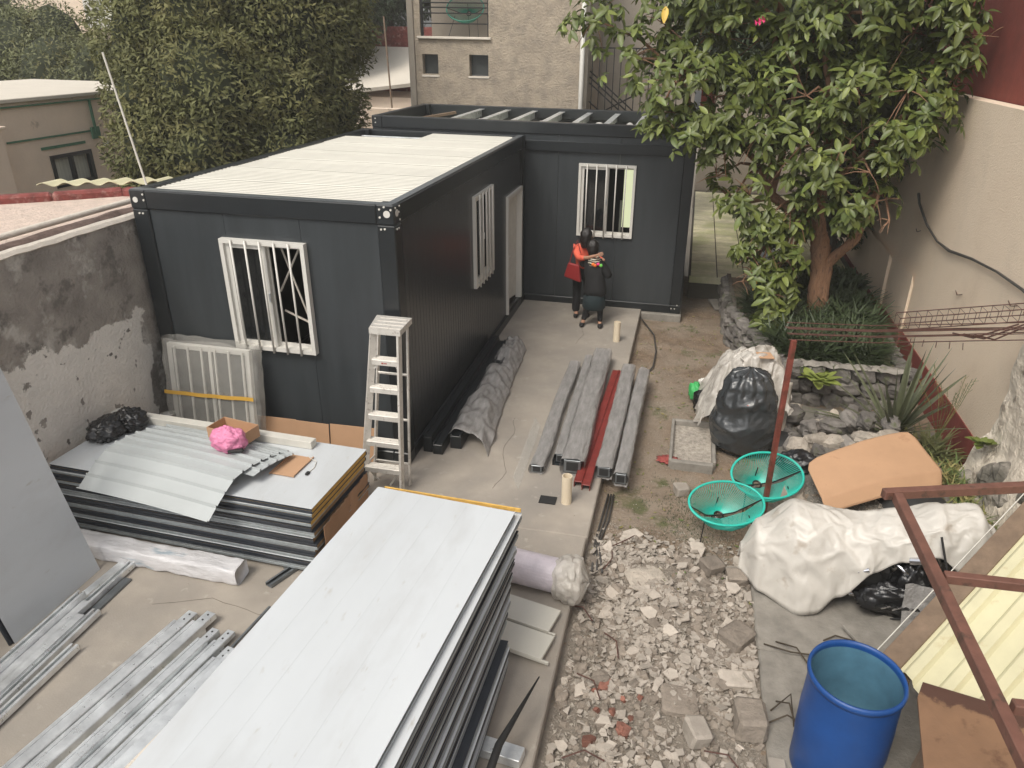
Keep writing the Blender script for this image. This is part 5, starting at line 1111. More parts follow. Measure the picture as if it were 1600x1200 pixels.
for (x, y, sx, sy, sz, rz, k, lab) in ((2.82, -1.30, .38, .28, .04, .5, 'stone_pale', 'largest flat sandstone coloured slab in the middle of the rubble'), (3.16, -2.68, .27, .27, .05, .1, 'rubble_grey', 'big square grey slab lying flat in the lower rubble'), (3.68, -2.78, .22, .3, .2, .1, 'rubble_grey', 'chunky grey block stack at the right edge of the rubble near the drum'), (3.66, -1.08, .2, .16, .12, .1, 'rubble_grey', 'cut grey block beside the motorcycle cover'), (3.42, -1.0, .2, .18, .13, .6, 'rubble_grey', 'pale lumpy block left of the cut grey block'), (2.62, -.62, .2, .16, .04, .7, 'tile_shard', 'pale square tile at the top of the rubble'), (3.62, -1.9, .28, .22, .12, .9, 'rubble_grey', 'ridged grey block at the right side of the rubble'), (3.6, -2.35, .28, .16, .07, .2, 'tile_shard', 'white faced block by the pad edge'), (3.28, -.7, .14, .12, .06, .2, 'tile_shard', 'pale stone under the front leg of the teal chair'), (3.1, .35, .16, .16, .12, .4, 'tile_shard', 'lone pale stone on the mossy dirt above the rubble'), (3.3, -2.95, .16, .2, .14, .4, 'tile_shard', 'rounded pale stone in the lower rubble')):
    m0 = MB(); m0.obox((0, 0, 0), (1, 1, 1), None, .12); m0.v = [(a * (1 + .25 * nz((a, b, c), 2.2 + x)), b * (1 + .3 * nz((a, b, c + 4), 2.2 + y)), c * (1 + .15 * nz((a, b, c), 3))) for a, b, c in m0.v]
    o = inst('rubble_block', m0.mesh('rubble_block', k), (x, y, dirt_h(x, y) + sz * .45), (rr.gauss(0, .08), rr.gauss(0, .08), rz), (sx, sy, sz), label=lab, cat='block')
# fine debris
mb = MB()
def chip(x, y, z, s_):
    a = [Vector((rr.uniform(-1, 1), rr.uniform(-1, 1), rr.uniform(-.5, .8))) * s_ for _ in range(4)]; p = Vector((x, y, z))
    mb.add([p + q for q in a], [(0, 1, 2), (0, 2, 3), (0, 3, 1), (1, 3, 2)])
for _ in range(26000):
    x = rr.uniform(2.22, 4.2); y = rr.uniform(-4.5, 7.4) if rr.random() < .35 else rr.uniform(-4, -.4)
    if y > -.4 and x > 4.1 and y > 3: continue
    if x > 3.78 and y < -.4 : continue
    k = dens(x, y); s_ = rr.uniform(.004, .012) if rr.random() > k * .4 else rr.uniform(.012, .032)
    if y > -.4: s_ *= .8
    chip(x, y, dirt_h(x, y) + s_ * .3, s_)
for _ in range(5000):
    x = rr.gauss(4.75, .4); y = rr.gauss(-.1, .3)
    if x > 4.1: chip(x, y, dirt_h(x, y) + .01, rr.uniform(.006, .016))
mb.build('gravel', 'gravel', kind='stuff')
mb = MB()
for _ in range(4600):
    x = rr.uniform(2.26, 3.8); y = rr.uniform(-4.2, -.5)
    if rr.random() > dens(x, y) * (.65 + 1.6 * nz((x, y, 40), 1.6)): continue
    s_ = rr.uniform(.02, .05); n = rr.choice((3, 4, 5)); E_ = Euler((rr.gauss(0, .35), rr.gauss(0, .35), rr.uniform(0, 6))).to_matrix().to_4x4()
    mb.prism([(s_ * rr.uniform(.6, 1) * math.cos(6.283 * k / n), s_ * rr.uniform(.6, 1) * math.sin(6.283 * k / n)) for k in range(n)], -.004, .006, Matrix.Translation((x, y, dirt_h(x, y) + .015 + rr.uniform(0, .02))) @ E_)
mb.build('tile_debris', 'tile_shard', kind='stuff')
mb = MB()
for _ in range(2600):
    x = rr.uniform(2.26, 3.8); y = rr.uniform(-4.2, -.5)
    if rr.random() > dens(x, y): continue
    s_ = rr.uniform(.012, .05); E_ = Euler((rr.gauss(0, .6), rr.gauss(0, .6), rr.uniform(0, 6))).to_matrix().to_4x4(); n = rr.choice((4, 5, 6))
    mb.prism([(s_ * rr.uniform(.6, 1) * math.cos(6.283 * k / n), s_ * rr.uniform(.6, 1) * math.sin(6.283 * k / n)) for k in range(n)], -s_ * .4, s_ * .45, Matrix.Translation((x, y, dirt_h(x, y) + s_ * .15)) @ E_)
mb.build('cement_debris', 'rubble_grey', kind='stuff')
mb = MB()
for _ in range(900):
    x = rr.uniform(-2.4, 2.18) if rr.random() < .5 else rr.uniform(.5, 2.18); y = rr.uniform(-4.4, 5.8)
    if x < .05 and y > -.6: continue
    if -3.0 < x < 0 and -2.1 < y < -.8: continue
    chip(x, y, .004, rr.uniform(.003, .009) * (1 if rr.random() < .96 else 2))
mb.build('slab_grit', 'gravel', kind='stuff')
for pts in ([(.9, 1.4), (1.0, 1.0), (.95, .6), (1.1, .1), (1.05, -.4)], [(.1, -2.2), (-.4, -2.6), (-.9, -2.5), (-1.5, -2.75)], [(1.3, 5.9), (1.2, 5.2), (1.35, 4.6), (1.25, 4.0)]):
    mb = MB(); P2_ = [Vector((a, b, .0015)).lerp(Vector((c, d, .0015)), t) + Vector((nz((a + t, b, 0), 5) * .03, nz((a, b + t, 3), 5) * .03, 0)) for (a, b), (c, d) in zip(pts, pts[1:]) for t in (0, .25, .5, .75)]
    mb.tube(P2_, .0022, 4); mb.build('slab_crack', 'mortar', kind='structure')
mb = MB()
for k in range(7):
    x, y = rr.uniform(2.3, 3.7), rr.uniform(-3.4, -.7); a = rr.uniform(0, 3); mb.tube([(x, y, -.06), (x + .15 * math.cos(a), y + .15 * math.sin(a), -.02), (x + .3 * math.cos(a + .3), y + .3 * math.sin(a + .3), -.06)], .006, 5)
mb.build('rubble_wires', 'rebar', kind='stuff')
# dead leaves / moss tufts
mb = MB()
for _ in range(2600):
    x, y = rr.gauss(3.35, .35), rr.gauss(-.1, .45)
    if nz((x, y, 2), 2.5) < -.05 or x < 2.4: continue
    z = dirt_h(x, y); h = rr.uniform(.01, .035); dx, dy = rr.uniform(-.02, .02), rr.uniform(-.02, .02); mb.add([(x - .003, y, z), (x + .003, y, z), (x + dx, y + dy, z + h)], [(0, 1, 2)])
mb.build('moss_grass', 'dark_leaf', kind='stuff')
mb = MB()
for _ in range(420):
    x, y = rr.uniform(2.25, 4.2), rr.uniform(-1.4, 7.3); z = dirt_h(x, y) + .012; a = rr.uniform(0, 6.28); s_ = rr.uniform(.015, .04)
    mb.add([(x + s_ * math.cos(a), y + s_ * math.sin(a), z + rr.uniform(0, .02)), (x + .4 * s_ * math.cos(a + 1.57), y + .4 * s_ * math.sin(a + 1.57), z), (x - s_ * math.cos(a), y - s_ * math.sin(a), z + .01), (x - .4 * s_ * math.cos(a + 1.57), y - .4 * s_ * math.sin(a + 1.57), z)], [(0, 1, 2, 3)])
mb.build('dead_leaves', 'straw', kind='stuff')

# ================================================================= STEEL FRAME, YELLOW SHEET, PLYWOOD
sf = thing('steel_trestle', (4.9, -3.6, 2), 'brown steel tube frame standing over the yellow sheet', 'trestle')
H_ = 2.2; sx0 = 4.17
def fr(a, b, w=.05, h=.06): 
    mb = MB(); mb.beam(a, b, w, h, .004); return mb.build('tube', 'frame_brown', sf)
fr((4.10, -3.05, H_), (6.6, -2.25, H_), .05, .055)
fr((4.175, -3.06, H_ - .002), (4.27, -5.9, H_ - .002), .05, .06)
fr((4.235, -3.75, H_), (6.6, -3.65, H_), .045, .05)
fr((4.275, -4.52, H_), (6.6, -4.40, H_), .045, .05)
fr((6.30, -2.36, H_ - .03), (6.30, -2.36, -.1), .05, .05); fr((6.35, -5.6, H_ - .03), (6.35, -5.6, -.1), .05, .05)
fr((4.27, -5.88, H_), (6.6, -5.8, H_), .05, .05)
ys = thing('yellow_sheet', (5.2, -2.9, .9), 'cream yellow corrugated sheet sloping beside the drum', 'roof sheet')
U_ = Vector((.97, .94, .68)); V_ = Vector((.72, -.74, .05)); P0 = Vector((4.60, -2.66, .55))
def ysf(u, v):
    q = (v * 9) % 1; rb = .035 * (1 if .30 < q < .62 else (max(0, 1 - abs(q - .3) / .08) if q < .3 else max(0, 1 - (q - .62) / .08)))
    p = P0 + V_ * (v * 1.9) + U_ * (u * 2.2 - .0) ; p = p - U_ * (.42 * v)
    return p + Vector((0, 0, .03 + rb))
mb = MB(); mb.grid(ysf, 4, 163); mb.build('sheet', 'yellow_sheet', ys, solid=.0015)
mb = MB(); a = P0 - V_ * .05; mb.beam(a, a + U_ * 2.2, .15, .10, .004); mb.build('edge_board', 'wood_old', ys)
mb = MB(); a = P0 - V_ * .16 + Vector((0, 0, .052)); mb.beam(a, a + U_ * 2.2, .007, .010, .001); mb.build('edge_lath', 'wood_white', ys)
mb = MB(); mb.beam((4.66, -2.66, -.1), (4.66, -2.66, .52), .07, .07); mb.beam((6.2, -1.3, -.1), (6.2, -1.3, 1.45), .07, .07); mb.build('post', 'wood_old', ys)
mb = MB()
def plyf(u, v, w):
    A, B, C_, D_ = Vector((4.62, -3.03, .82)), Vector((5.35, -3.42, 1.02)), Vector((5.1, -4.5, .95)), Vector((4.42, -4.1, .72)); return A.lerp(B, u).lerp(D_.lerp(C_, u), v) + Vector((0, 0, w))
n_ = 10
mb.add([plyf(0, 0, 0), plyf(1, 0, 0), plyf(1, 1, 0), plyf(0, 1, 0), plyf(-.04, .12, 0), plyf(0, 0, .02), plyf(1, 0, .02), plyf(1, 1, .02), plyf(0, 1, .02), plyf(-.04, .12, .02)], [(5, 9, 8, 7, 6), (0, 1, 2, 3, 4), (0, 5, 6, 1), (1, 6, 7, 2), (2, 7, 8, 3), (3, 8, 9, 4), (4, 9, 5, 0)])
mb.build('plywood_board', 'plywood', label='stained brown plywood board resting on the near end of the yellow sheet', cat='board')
mb = MB(); mb.obox((4.72, -3.55, .3), (.04, .8, .8), (0, .12, .1), .004); mb.build('old_board', 'wood_old', label='old dark board standing under the plywood beside the drum', cat='board')
mb = MB(); mb.obox((4.95, -1.62, -.06), (.7, .5, .03), (0, 0, .5), .004); mb.build('cement_sheet', 'concrete_edge', label='flat cement board on the ground under the edge board of the yellow sheet', cat='board')
mb = MB(); mb.obox((3.86, -3.5, -.08), (.12, .9, .08), (0, 0, .02), .01); mb.build('kerb_piece', 'concrete', label='pale kerb piece between rubble and drum', cat='kerb piece')

# ================================================================= PLANTS
nr_ = np.random.RandomState(5)
def leaf_geo(L=1., w=.36, fold=.12, droop=.18, n=4):
    vs = []; fs = []
    for i in range(n + 1):
        t = i / n; ww = w * .5 * (math.sin(math.pi * min(1, (t * .92 + .04))) ** .75) * (1 - .15 * t); z = -droop * t * t
        vs += [(L * t, -ww, z + fold * ww), (L * t, 0, z - fold * ww * .5), (L * t, ww, z + fold * ww)]
    for i in range(n):
        a = i * 3; fs += [(a, a + 3, a + 4, a + 1), (a + 1, a + 4, a + 5, a + 2)]
    return np.array(vs), fs
def scatter(base, fs, pos, mats, name, mtl, parent=None, smooth=True, **kw):
    """one mesh from many transformed copies; pos (n,3), mats (n,3,3)"""
    n = len(pos); k = len(base); V = np.einsum('nij,kj->nki', mats, base) + pos[:, None, :]
    V = V.reshape(-1, 3); org = Vector(kw.pop('org', V.mean(0))); V = V - np.array(org)
    f = np.array(fs); F = (f[None] + (np.arange(n) * k)[:, None, None]).reshape(-1, f.shape[1])
    me = bpy.data.meshes.new(name); me.vertices.add(len(V)); me.vertices.foreach_set('co', V.ravel())
    me.loops.add(F.size); me.loops.foreach_set('vertex_index', F.ravel().astype(np.int32)); me.polygons.add(len(F))
    me.polygons.foreach_set('loop_start', np.arange(0, F.size, F.shape[1], dtype=np.int32)); me.polygons.foreach_set('loop_total', np.full(len(F), F.shape[1], dtype=np.int32))
    if smooth: me.polygons.foreach_set('use_smooth', np.ones(len(F), dtype=bool))
    me.update(calc_edges=True); me.materials.append(M[mtl]); o = bpy.data.objects.new(name, me); COL.objects.link(o)
    o.location = org - (worg(parent) if parent else Vector((0, 0, 0)))
    if parent: o.parent = parent
    return tag(o, **kw)
def basis(d, up):
    """columns: x along d, z near up"""
    d = d / np.linalg.norm(d, axis=1, keepdims=True); y = np.cross(up, d); y /= np.linalg.norm(y, axis=1, keepdims=True) + 1e-9; z = np.cross(d, y)
    return np.stack([d, y, z], axis=2)

# --- the big leaved tree over the planter
tree = thing('big_leaved_tree', (5.12, 5.42, .35), 'multi stemmed tree with large glossy leaves and orange bark in the stone planter', 'tree')
def stem(name, pts, rr_, m='bark', n=14):
    P_ = [Vector(p) for p in pts]; Q = []; rs_ = []
    for i in range(len(P_) - 1):
        for k in range(6):
            t = k / 6; p = P_[i].lerp(P_[i + 1], t); Q.append(p + Vector((nz(p, 2.2), nz(p + Vector((9, 0, 0)), 2.2), 0)) * .035); rs_.append(rr_[i] + (rr_[i + 1] - rr_[i]) * t)
    Q.append(P_[-1]); rs_.append(rr_[-1])
    mb = MB(); mb.tube(Q, rs_, n, jit=.28); return mb.build(name, m, tree, smooth=True)
stem('trunk', [(5.14, 5.42, .28), (5.10, 5.42, .6), (5.04, 5.42, 1.1), (5.02, 5.42, 1.5), (4.95, 5.45, 1.75)], [.17, .135, .125, .15, .12], n=20)
stem('trunk', [(5.22, 5.38, .28), (5.19, 5.38, .7), (5.16, 5.38, 1.1), (5.14, 5.4, 1.4)], [.11, .09, .085, .08], n=14)
for pts, rr_ in (([(4.97, 5.45, 1.6), (4.86, 5.42, 2.2), (4.84, 5.35, 2.9), (4.8, 5.4, 3.6), (4.6, 5.5, 4.4), (4.45, 5.5, 5.1)], [.12, .085, .075, .065, .05, .03]),
                 ([(4.95, 5.45, 1.65), (4.7, 5.5, 2.0), (4.62, 5.55, 2.35)], [.1, .07, .05]),
                 ([(5.14, 5.4, 1.3), (5.3, 5.35, 1.5), (5.46, 5.3, 1.72), (5.49, 5.2, 2.0), (5.62, 5.1, 2.5), (5.8, 5.0, 3.2)], [.09, .075, .07, .07, .05, .03]),
                 ([(4.9, 5.5, 1.8), (4.55, 5.65, 2.0), (4.16, 5.8, 2.25), (3.95, 5.8, 2.7), (3.72, 5.8, 2.9), (3.3, 5.6, 3.5)], [.08, .07, .075, .05, .045, .03]),
                 ([(4.16, 5.8, 2.25), (4.1, 5.85, 2.8), (4.02, 5.9, 3.3), (3.9, 5.7, 4.0), (3.85, 5.6, 5.0)], [.06, .045, .045, .05, .03]),
                 ([(4.16, 5.8, 2.25), (4.26, 5.9, 3.0), (4.3, 5.7, 3.7), (4.2, 5.5, 4.3), (3.82, 5.5, 5.1)], [.06, .05, .045, .05, .03]),
                 ([(4.16, 5.8, 2.2), (3.7, 5.5, 2.15), (3.3, 5.3, 2.4)], [.045, .03, .02]), ([(4.85, 5.4, 2.4), (5.2, 5.1, 2.9), (5.7, 5.0, 3.6)], [.05, .035, .02])):
    stem('limb', pts, rr_)
BL_ = [(3.75, 4.9, 2.4, .40), (4.1, 4.75, 1.7, .42), (3.98, 4.7, 1.25, .32), (4.22, 4.55, .75, .33), (4.42, 4.6, 1.5, .3), (1.23, 5.2, 4.76, 0.5), (1.79, 5.2, 4.25, 0.56), (2.26, 5.4, 4.7, 0.75), (2.92, 5.6, 4.62, 0.85), (2.53, 5.0, 3.93, 0.66), (3.11, 5.1, 3.76, 0.75), (2.29, 5.0, 3.52, 0.4), (2.8, 4.9, 3.25, 0.42), (3.69, 5.9, 4.55, 0.89), (3.7, 5.6, 3.66, 0.78), (4.41, 5.7, 4.56, 0.83), (4.39, 5.2, 3.8, 0.85), (5.05, 5.4, 4.65, 0.92), (5.04, 5.0, 3.92, 0.84), (5.68, 5.2, 4.66, 0.86), (5.66, 4.8, 3.94, 0.68), (6.2, 5.1, 4.59, 0.65), (6.3, 4.9, 4.2, 0.4), (6.05, 4.8, 3.63, 0.42), (4.37, 4.9, 3.12, 0.7), (5.04, 4.8, 3.25, 0.73), (5.61, 4.7, 3.32, 0.5), (4.85, 4.7, 2.81, 0.56), (5.34, 4.6, 2.85, 0.42), (3.29, 5.1, 3.04, 0.5), (3.24, 5.1, 2.61, 0.33), (3.73, 5.0, 3.21, 0.5), (3.98, 4.8, 1.98, 0.4), (4.38, 4.9, 2.18, 0.38), (3.9, 4.7, 1.51, 0.33), (4.31, 4.7, 1.28, 0.28), (4.21, 4.6, 0.94, 0.32), (4.5, 4.7, 0.99, 0.2), (4.32, 4.5, 0.51, 0.22), (4.55, 4.9, 2.0, 0.3), (5.28, 4.7, 2.37, 0.38), (5.51, 4.6, 2.45, 0.36), (5.71, 4.5, 2.21, 0.19), (3.52, 5.0, 2.31, 0.27), (3.81, 4.7, 1.09, 0.21), (6.6, 5.3, 4.6, 0.45), (5.24, 4.7, 2.13, 0.22), (2.74, 5.5, 5.37, 0.97), (4.07, 5.6, 5.46, 1.09), (5.29, 5.3, 5.44, 1.08), (6.1, 5.3, 5.29, 0.8)]
wp = []; wo2 = []
for bi, (x, y, z, r) in enumerate(BL_):
    n = int(120 * r * r + 26 * r + 4)
    d = nr_.normal(size=(n, 3)); d /= np.linalg.norm(d, axis=1, keepdims=True); rad = r * nr_.uniform(.35, 1.03, n) ** .55
    p = np.array([x, y, z]) + d * rad[:, None] * np.array([1, .85, .92]); wp.append(p); wo2.append(d)
wp = np.concatenate(wp); wd_ = np.concatenate(wo2)
keep = np.array([nz(tuple(p), 1.7) > -.17 for p in wp]) & (wp[:, 0] < 6.5 - 0) ; wp = wp[keep]; wd_ = wd_[keep]
lp_pos = []; lp_dir = []; lp_up = []; lp_s = []
for p, d in zip(wp, wd_):
    ax = np.array([d[0] * .6, d[1] * .6 - .25, abs(d[2]) * .4 + .35]); ax /= np.linalg.norm(ax); a0 = nr_.uniform(0, 6.28); n = nr_.randint(5, 8)
    t1 = np.cross(ax, [0, 0, 1.]); t1 /= np.linalg.norm(t1) + 1e-6; t2 = np.cross(ax, t1)
    for k in range(n):
        a = a0 + 6.283 * k / n + nr_.normal() * .2; e = nr_.uniform(-.25, .45)
        v = (t1 * math.cos(a) + t2 * math.sin(a)) * 1 + ax * e; v = v / np.linalg.norm(v); v[2] -= .38; lp_pos.append(p + nr_.normal(size=3) * .015); lp_dir.append(v); lp_up.append(ax + np.array([0, 0, .5])); lp_s.append(nr_.choice([.09, .12, .14, .155, .17, .185, .21]) * nr_.uniform(.9, 1.1))
lp_pos = np.array(lp_pos); lp_dir = np.array(lp_dir); lp_up = np.array(lp_up); lp_s = np.array(lp_s)
Mx = basis(lp_dir, lp_up) * lp_s[:, None, None]
lg, lf = leaf_geo(1, .47, .22, .22, 4)
camp = np.array(cam.location); dist = np.linalg.norm(lp_pos - camp, axis=1)
order = np.argsort(dist / lp_s); n_single = 290
single = order[:n_single]; rest = order[n_single:]
lm = {}
for nm_, mt in (('leaf', 'leaf'), ('leaf_young', 'leaf_young'), ('leaf_yellow', 'leaf_yellow')):
    me = bpy.data.meshes.new('leaf'); me.from_pydata(lg.tolist(), [], lf); me.polygons.foreach_set('use_smooth', [True] * len(me.polygons)); me.materials.append(M[mt]); lm[nm_] = me
for c_, i in enumerate(single):
    o = bpy.data.objects.new('leaf', lm['leaf_yellow' if c_ in (17, 140) else ('leaf_young' if c_ % 13 == 0 else 'leaf')]); COL.objects.link(o); o.parent = tree
    m4 = Matrix(Mx[i].tolist()).to_4x4(); m4.translation = Vector(lp_pos[i]) - tree.location; o.matrix_local = m4
young = rest[::12]; old = np.setdiff1d(rest, young)
scatter(lg, lf, lp_pos[old], Mx[old], 'foliage', 'leaf', tree, kind='stuff')
scatter(lg, lf, lp_pos[young], Mx[young], 'young_foliage', 'leaf_young', tree, kind='stuff')
# twigs from limbs to whorls
mb = MB(); hubs = [Vector(p) for p in ((4.84, 5.35, 2.9), (4.7, 5.4, 3.8), (5.62, 5.1, 2.5), (5.8, 5.0, 3.2), (3.95, 5.8, 2.7), (3.3, 5.6, 3.5), (4.0, 5.8, 3.4), (4.2, 5.5, 4.3), (3.85, 5.6, 4.8), (4.5, 5.5, 4.9), (4.62, 5.5, 2.3), (2.6, 5.3, 4.0), (5.2, 5.1, 2.9))]
for (x, y, z, r) in BL_:
    c_ = Vector((x, y, z)); h = min(hubs, key=lambda q: (q - c_).length); md = h.lerp(c_, .5) + Vector((0, 0, .12))
    mb.tube([h, md, c_], [.03, .02, .012], 6)
    for k in range(5):
        d = Vector(nr_.normal(size=3)).normalized(); mb.tube([c_, c_ + d * r * .5, c_ + d * r * .9 + Vector((0, 0, -.05))], [.01, .007, .003], 4)
mb.build('twigs', 'bark', tree, kind='stuff')
mb = MB()
for (x, y, z) in ((3.55, 5.0, 4.75), (3.6, 5.0, 4.78)):
    for k in range(7):
        a = k * .9; mb.add([(x, y, z), (x + .05 * math.cos(a), y + .03 * math.sin(a), z + .04 * math.sin(a * 2)), (x + .05 * math.cos(a + .7), y - .03, z + .05 * math.sin(a + .7))], [(0, 1, 2)])
mb.build('pink_blossom', 'pink_flower', tree, kind='stuff')

# --- shrubs and grasses in the planter
sg, sf_ = leaf_geo(1, .07, .1, .55, 4)
def tuft(name, label, cat, cx, cy, cz, n, L, spread, m, up=1., geo=(sg, sf_), group=None, kind=None, parent=None):
    a = nr_.uniform(0, 6.283, n); rr_ = np.sqrt(nr_.uniform(0, 1, n)) * spread; pos = np.stack([cx + rr_ * np.cos(a), cy + rr_ * np.sin(a), np.full(n, cz) + nr_.uniform(-.02, .03, n)], 1)
    a2 = nr_.uniform(0, 6.283, n); el = nr_.uniform(.25, 1.4, n) * up; d = np.stack([np.cos(a2) * np.cos(el), np.sin(a2) * np.cos(el), np.sin(el)], 1)
    return scatter(geo[0], geo[1], pos, basis(d, np.tile([0, 0, 1.], (n, 1)) + nr_.normal(size=(n, 3)) * .1) * (nr_.uniform(.6, 1.1, n) * L)[:, None, None], name, m, parent, label=label, cat=cat, group=group, kind=kind, org=(cx, cy, cz))
for k, (x, y) in enumerate(((4.62, 3.9), (4.75, 4.6), (5.2, 4.2), (5.3, 4.9), (5.55, 4.3), (5.65, 5.0), (4.5, 5.1), (5.45, 3.75), (4.85, 3.6), (5.15, 3.7), (4.3, 5.7), (5.5, 5.6), (4.9, 6.1), (5.7, 5.9))):
    tuft('liriope_clump', 'dark grassy clump with strap leaves under the tree in the planter', 'plant', x, y, .36, 560, .46, .33, 'dark_leaf', 1., group='dark grassy clumps in the stone planter')
# agave-like plant
ag = thing('spiky_plant', (5.72, 2.15, -.05), 'spiky plant with long upright sword leaves by the red band of the wall', 'plant')
for k in range(42):
    a = rr.uniform(0, 6.28); el = rr.uniform(.75, 1.5) if k % 3 else rr.uniform(.3, .8); L = rr.uniform(.8, 1.4); w_ = rr.uniform(.022, .042); d = Vector((math.cos(a) * math.cos(el), math.sin(a) * math.cos(el), math.sin(el))); s_ = d.cross(Vector((0, 0, 1))).normalized(); mb = MB()
    def af(u, v, d=d, s_=s_, L=L, w_=w_):
        ww = w_ * (1 - v ** 2.2) * (.6 + .4 * min(1, v * 5)); p = Vector((5.72, 2.15, -.03)) + d * (L * v) + s_ * ((u - .5) * 2 * ww) + Vector((0, 0, -.16 * v * v * L * math.cos(el))); return p + Vector((0, 0, 1)).cross(s_) * 0 + d.cross(s_) * (abs(u - .5) * .5 * ww)
    mb.grid(af, 3, 9); mb.build('leaf', 'agave', ag, smooth=True)
tuft('straw_grass', 'dry straw coloured grass clump along the red band below the spiky plant', 'grass', 6.12, 1.15, -.2, 1300, .36, .34, 'straw', .9)
tuft('straw_grass', 'lower green and yellow weeds between the cardboard sheet and the rough wall', 'grass', 6.0, .35, -.15, 1200, .36, .33, 'straw', .8)
tuft('straw_grass', 'taller green weeds right behind the spiky plant', 'grass', 6.1, 1.95, -.25, 500, .42, .22, 'back_leaf', 1.)
mb = MB()
for k in range(9):
    a = rr.uniform(-.4, .5); p0 = Vector((6.15, 1.9, .1)); p1 = p0 + Vector((a, rr.uniform(-.2, .2), rr.uniform(.7, 1.05))); mb.tube([p0, p0.lerp(p1, .5) + Vector((.03, 0, .05)), p1], .003, 4)
    for q in range(7):
        b = p0.lerp(p1, .55 + q * .065); mb.tube([b, b + Vector((rr.uniform(-.06, .06), 0, rr.uniform(.02, .07)))], .002, 4)
mb.build('dry_stalks', 'straw', label='tall dry seed stalks rising against the cream wall', cat='plant')
bgl, bgf = leaf_geo(1, .62, .15, .2, 4)
tuft('broad_leaf_plant', 'broad leaved green plant hanging over the planter stones', 'plant', 4.86, 2.85, .34, 26, .24, .14, 'leaf_young', .5, (bgl, bgf))
tuft('wall_plant', 'small bright green plant sprouting from the rough white wall', 'plant', 6.36, 1.15, .47, 14, .16, .04, 'leaf', .6, (bgl, bgf))
tuft('rear_shrub', 'dark shrub in the back corner between tree and cream wall', 'shrub', 5.6, 6.9, .5, 1600, .3, .45, 'dark_leaf', .9, leaf_geo(1, .3, .1, .2, 3))
tuft('rear_shrub', 'dark shrub low behind the tree trunk by the patio', 'shrub', 4.9, 7.0, .5, 1200, .3, .5, 'dark_leaf', .9, leaf_geo(1, .3, .1, .2, 3))
# dim plants deep behind the crown
def foliage_mass(parent, name, blobs, n_, s0, s1, m, geo, deep=None, seed=1, thr=-.3, kind='stuff', squash=1.):
    g = np.random.RandomState(seed); P_ = []; D_ = []
    tot = sum(b[3] ** 2 for b in blobs)
    for (x, y, z, r) in blobs:
        n = int(n_ * r * r / tot); d = g.normal(size=(n, 3)); d /= np.linalg.norm(d, axis=1, keepdims=True)
        bump = np.array([1 + .22 * nz(tuple(q * 1.7 + np.array([x, y, z])), 1.3) + .12 * nz(tuple(q * 4 + np.array([x, y, z])), 1.3) for q in d])
        P_.append(np.array([x, y, z]) + d * (r * bump * g.uniform(.72, 1.05, n) ** .6)[:, None] * np.array([1, 1, squash])); D_.append(d)
    P_ = np.concatenate(P_); D_ = np.concatenate(D_); k = np.array([nz(tuple(p), 2.1) > thr for p in P_]); P_ = P_[k]; D_ = D_[k]; n = len(P_)
    d = D_ * .6 + g.normal(size=(n, 3)) * .6 + np.array([0, 0, -.25]); up = D_ + np.array([0, 0, .6]) + g.normal(size=(n, 3)) * .4
    return scatter(geo[0], geo[1], P_, basis(d, up) * g.uniform(s0, s1, n)[:, None, None], name, m, parent, kind=kind)
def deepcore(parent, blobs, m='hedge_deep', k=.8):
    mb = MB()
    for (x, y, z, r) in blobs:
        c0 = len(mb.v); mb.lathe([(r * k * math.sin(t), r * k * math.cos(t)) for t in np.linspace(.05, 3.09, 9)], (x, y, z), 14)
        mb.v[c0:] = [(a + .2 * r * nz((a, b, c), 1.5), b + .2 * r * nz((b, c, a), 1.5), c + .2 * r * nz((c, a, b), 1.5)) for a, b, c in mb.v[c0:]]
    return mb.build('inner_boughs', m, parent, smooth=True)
HB = [(-7.38, 6.5, 4.36, .95), (-6.98, 5.8, 3.32, .8), (-6.7, 5.3, 2.5, .78), (-6.7, 5.2, 1.6, .75), (-6.64, 7.2, 4.81, 1.55), (-6.09, 6.2, 3.52, 1.3), (-5.95, 5.6, 2.45, 1.0), (-5.9, 5.6, 1.5, 1.0), (-5.66, 8.0, 4.62, 1.6), (-5.47, 7.3, 3.24, 1.29), (-5.1, 6.7, 2.3, 1.0), (-4.9, 8.8, 4.52, 1.02), (-4.85, 8.2, 3.33, .9), (-4.65, 8.6, 2.9, 0.6), (-4.55, 9.0, 4.35, 0.5), (-6.02, 8.0, 5.83, 1.81), (-5.1, 9.0, 5.69, 1.25), (-7.21, 7.5, 5.68, 1.37), (-4.65, 8.6, 2.0, .65), (-4.5, 7.4, 2.1, .7)]
hg = thing('leafy_tree', (-5.7, 7.2, -1), 'huge dense small leaved tree filling the view left behind the long cabin', 'tree')
mb = MB(); mb.tube([(-5.7, 7.2, -1.5), (-5.75, 7.25, 1.5), (-5.5, 7.5, 4.5)], [.3, .25, .12], 12); mb.build('trunk', 'bark_dark', hg, smooth=True)
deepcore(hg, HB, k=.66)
hl = leaf_geo(1, .42, .2, .15, 2)
foliage_mass(hg, 'crown', HB, 120000, .07, .13, 'hedge_leaf', hl, seed=4, thr=-.62)
B2 = [(-16.55, 13, 3.69, 1.32), (-14.85, 12.5, 3.2, 1.3), (-13.6, 12.5, 3.15, 1.1), (-12.6, 11.5, 3.51, 0.83), (-16.64, 13.5, 4.2, 0.98), (-15.6, 13.5, 4.3, 0.85), (-16.66, 12.5, 3.2, 0.95), (-18, 13, 3.2, 1.4)]
t2 = thing('bushy_tree', (-15, 12.8, 0), 'bushy tree with yellowish top behind the roof of the beige house', 'tree')
deepcore(t2, B2); mb = MB(); mb.tube([(-14.5, 12.8, -2), (-14.5, 12.8, 4)], [.2, .1], 8); mb.build('trunk', 'bark_dark', t2)
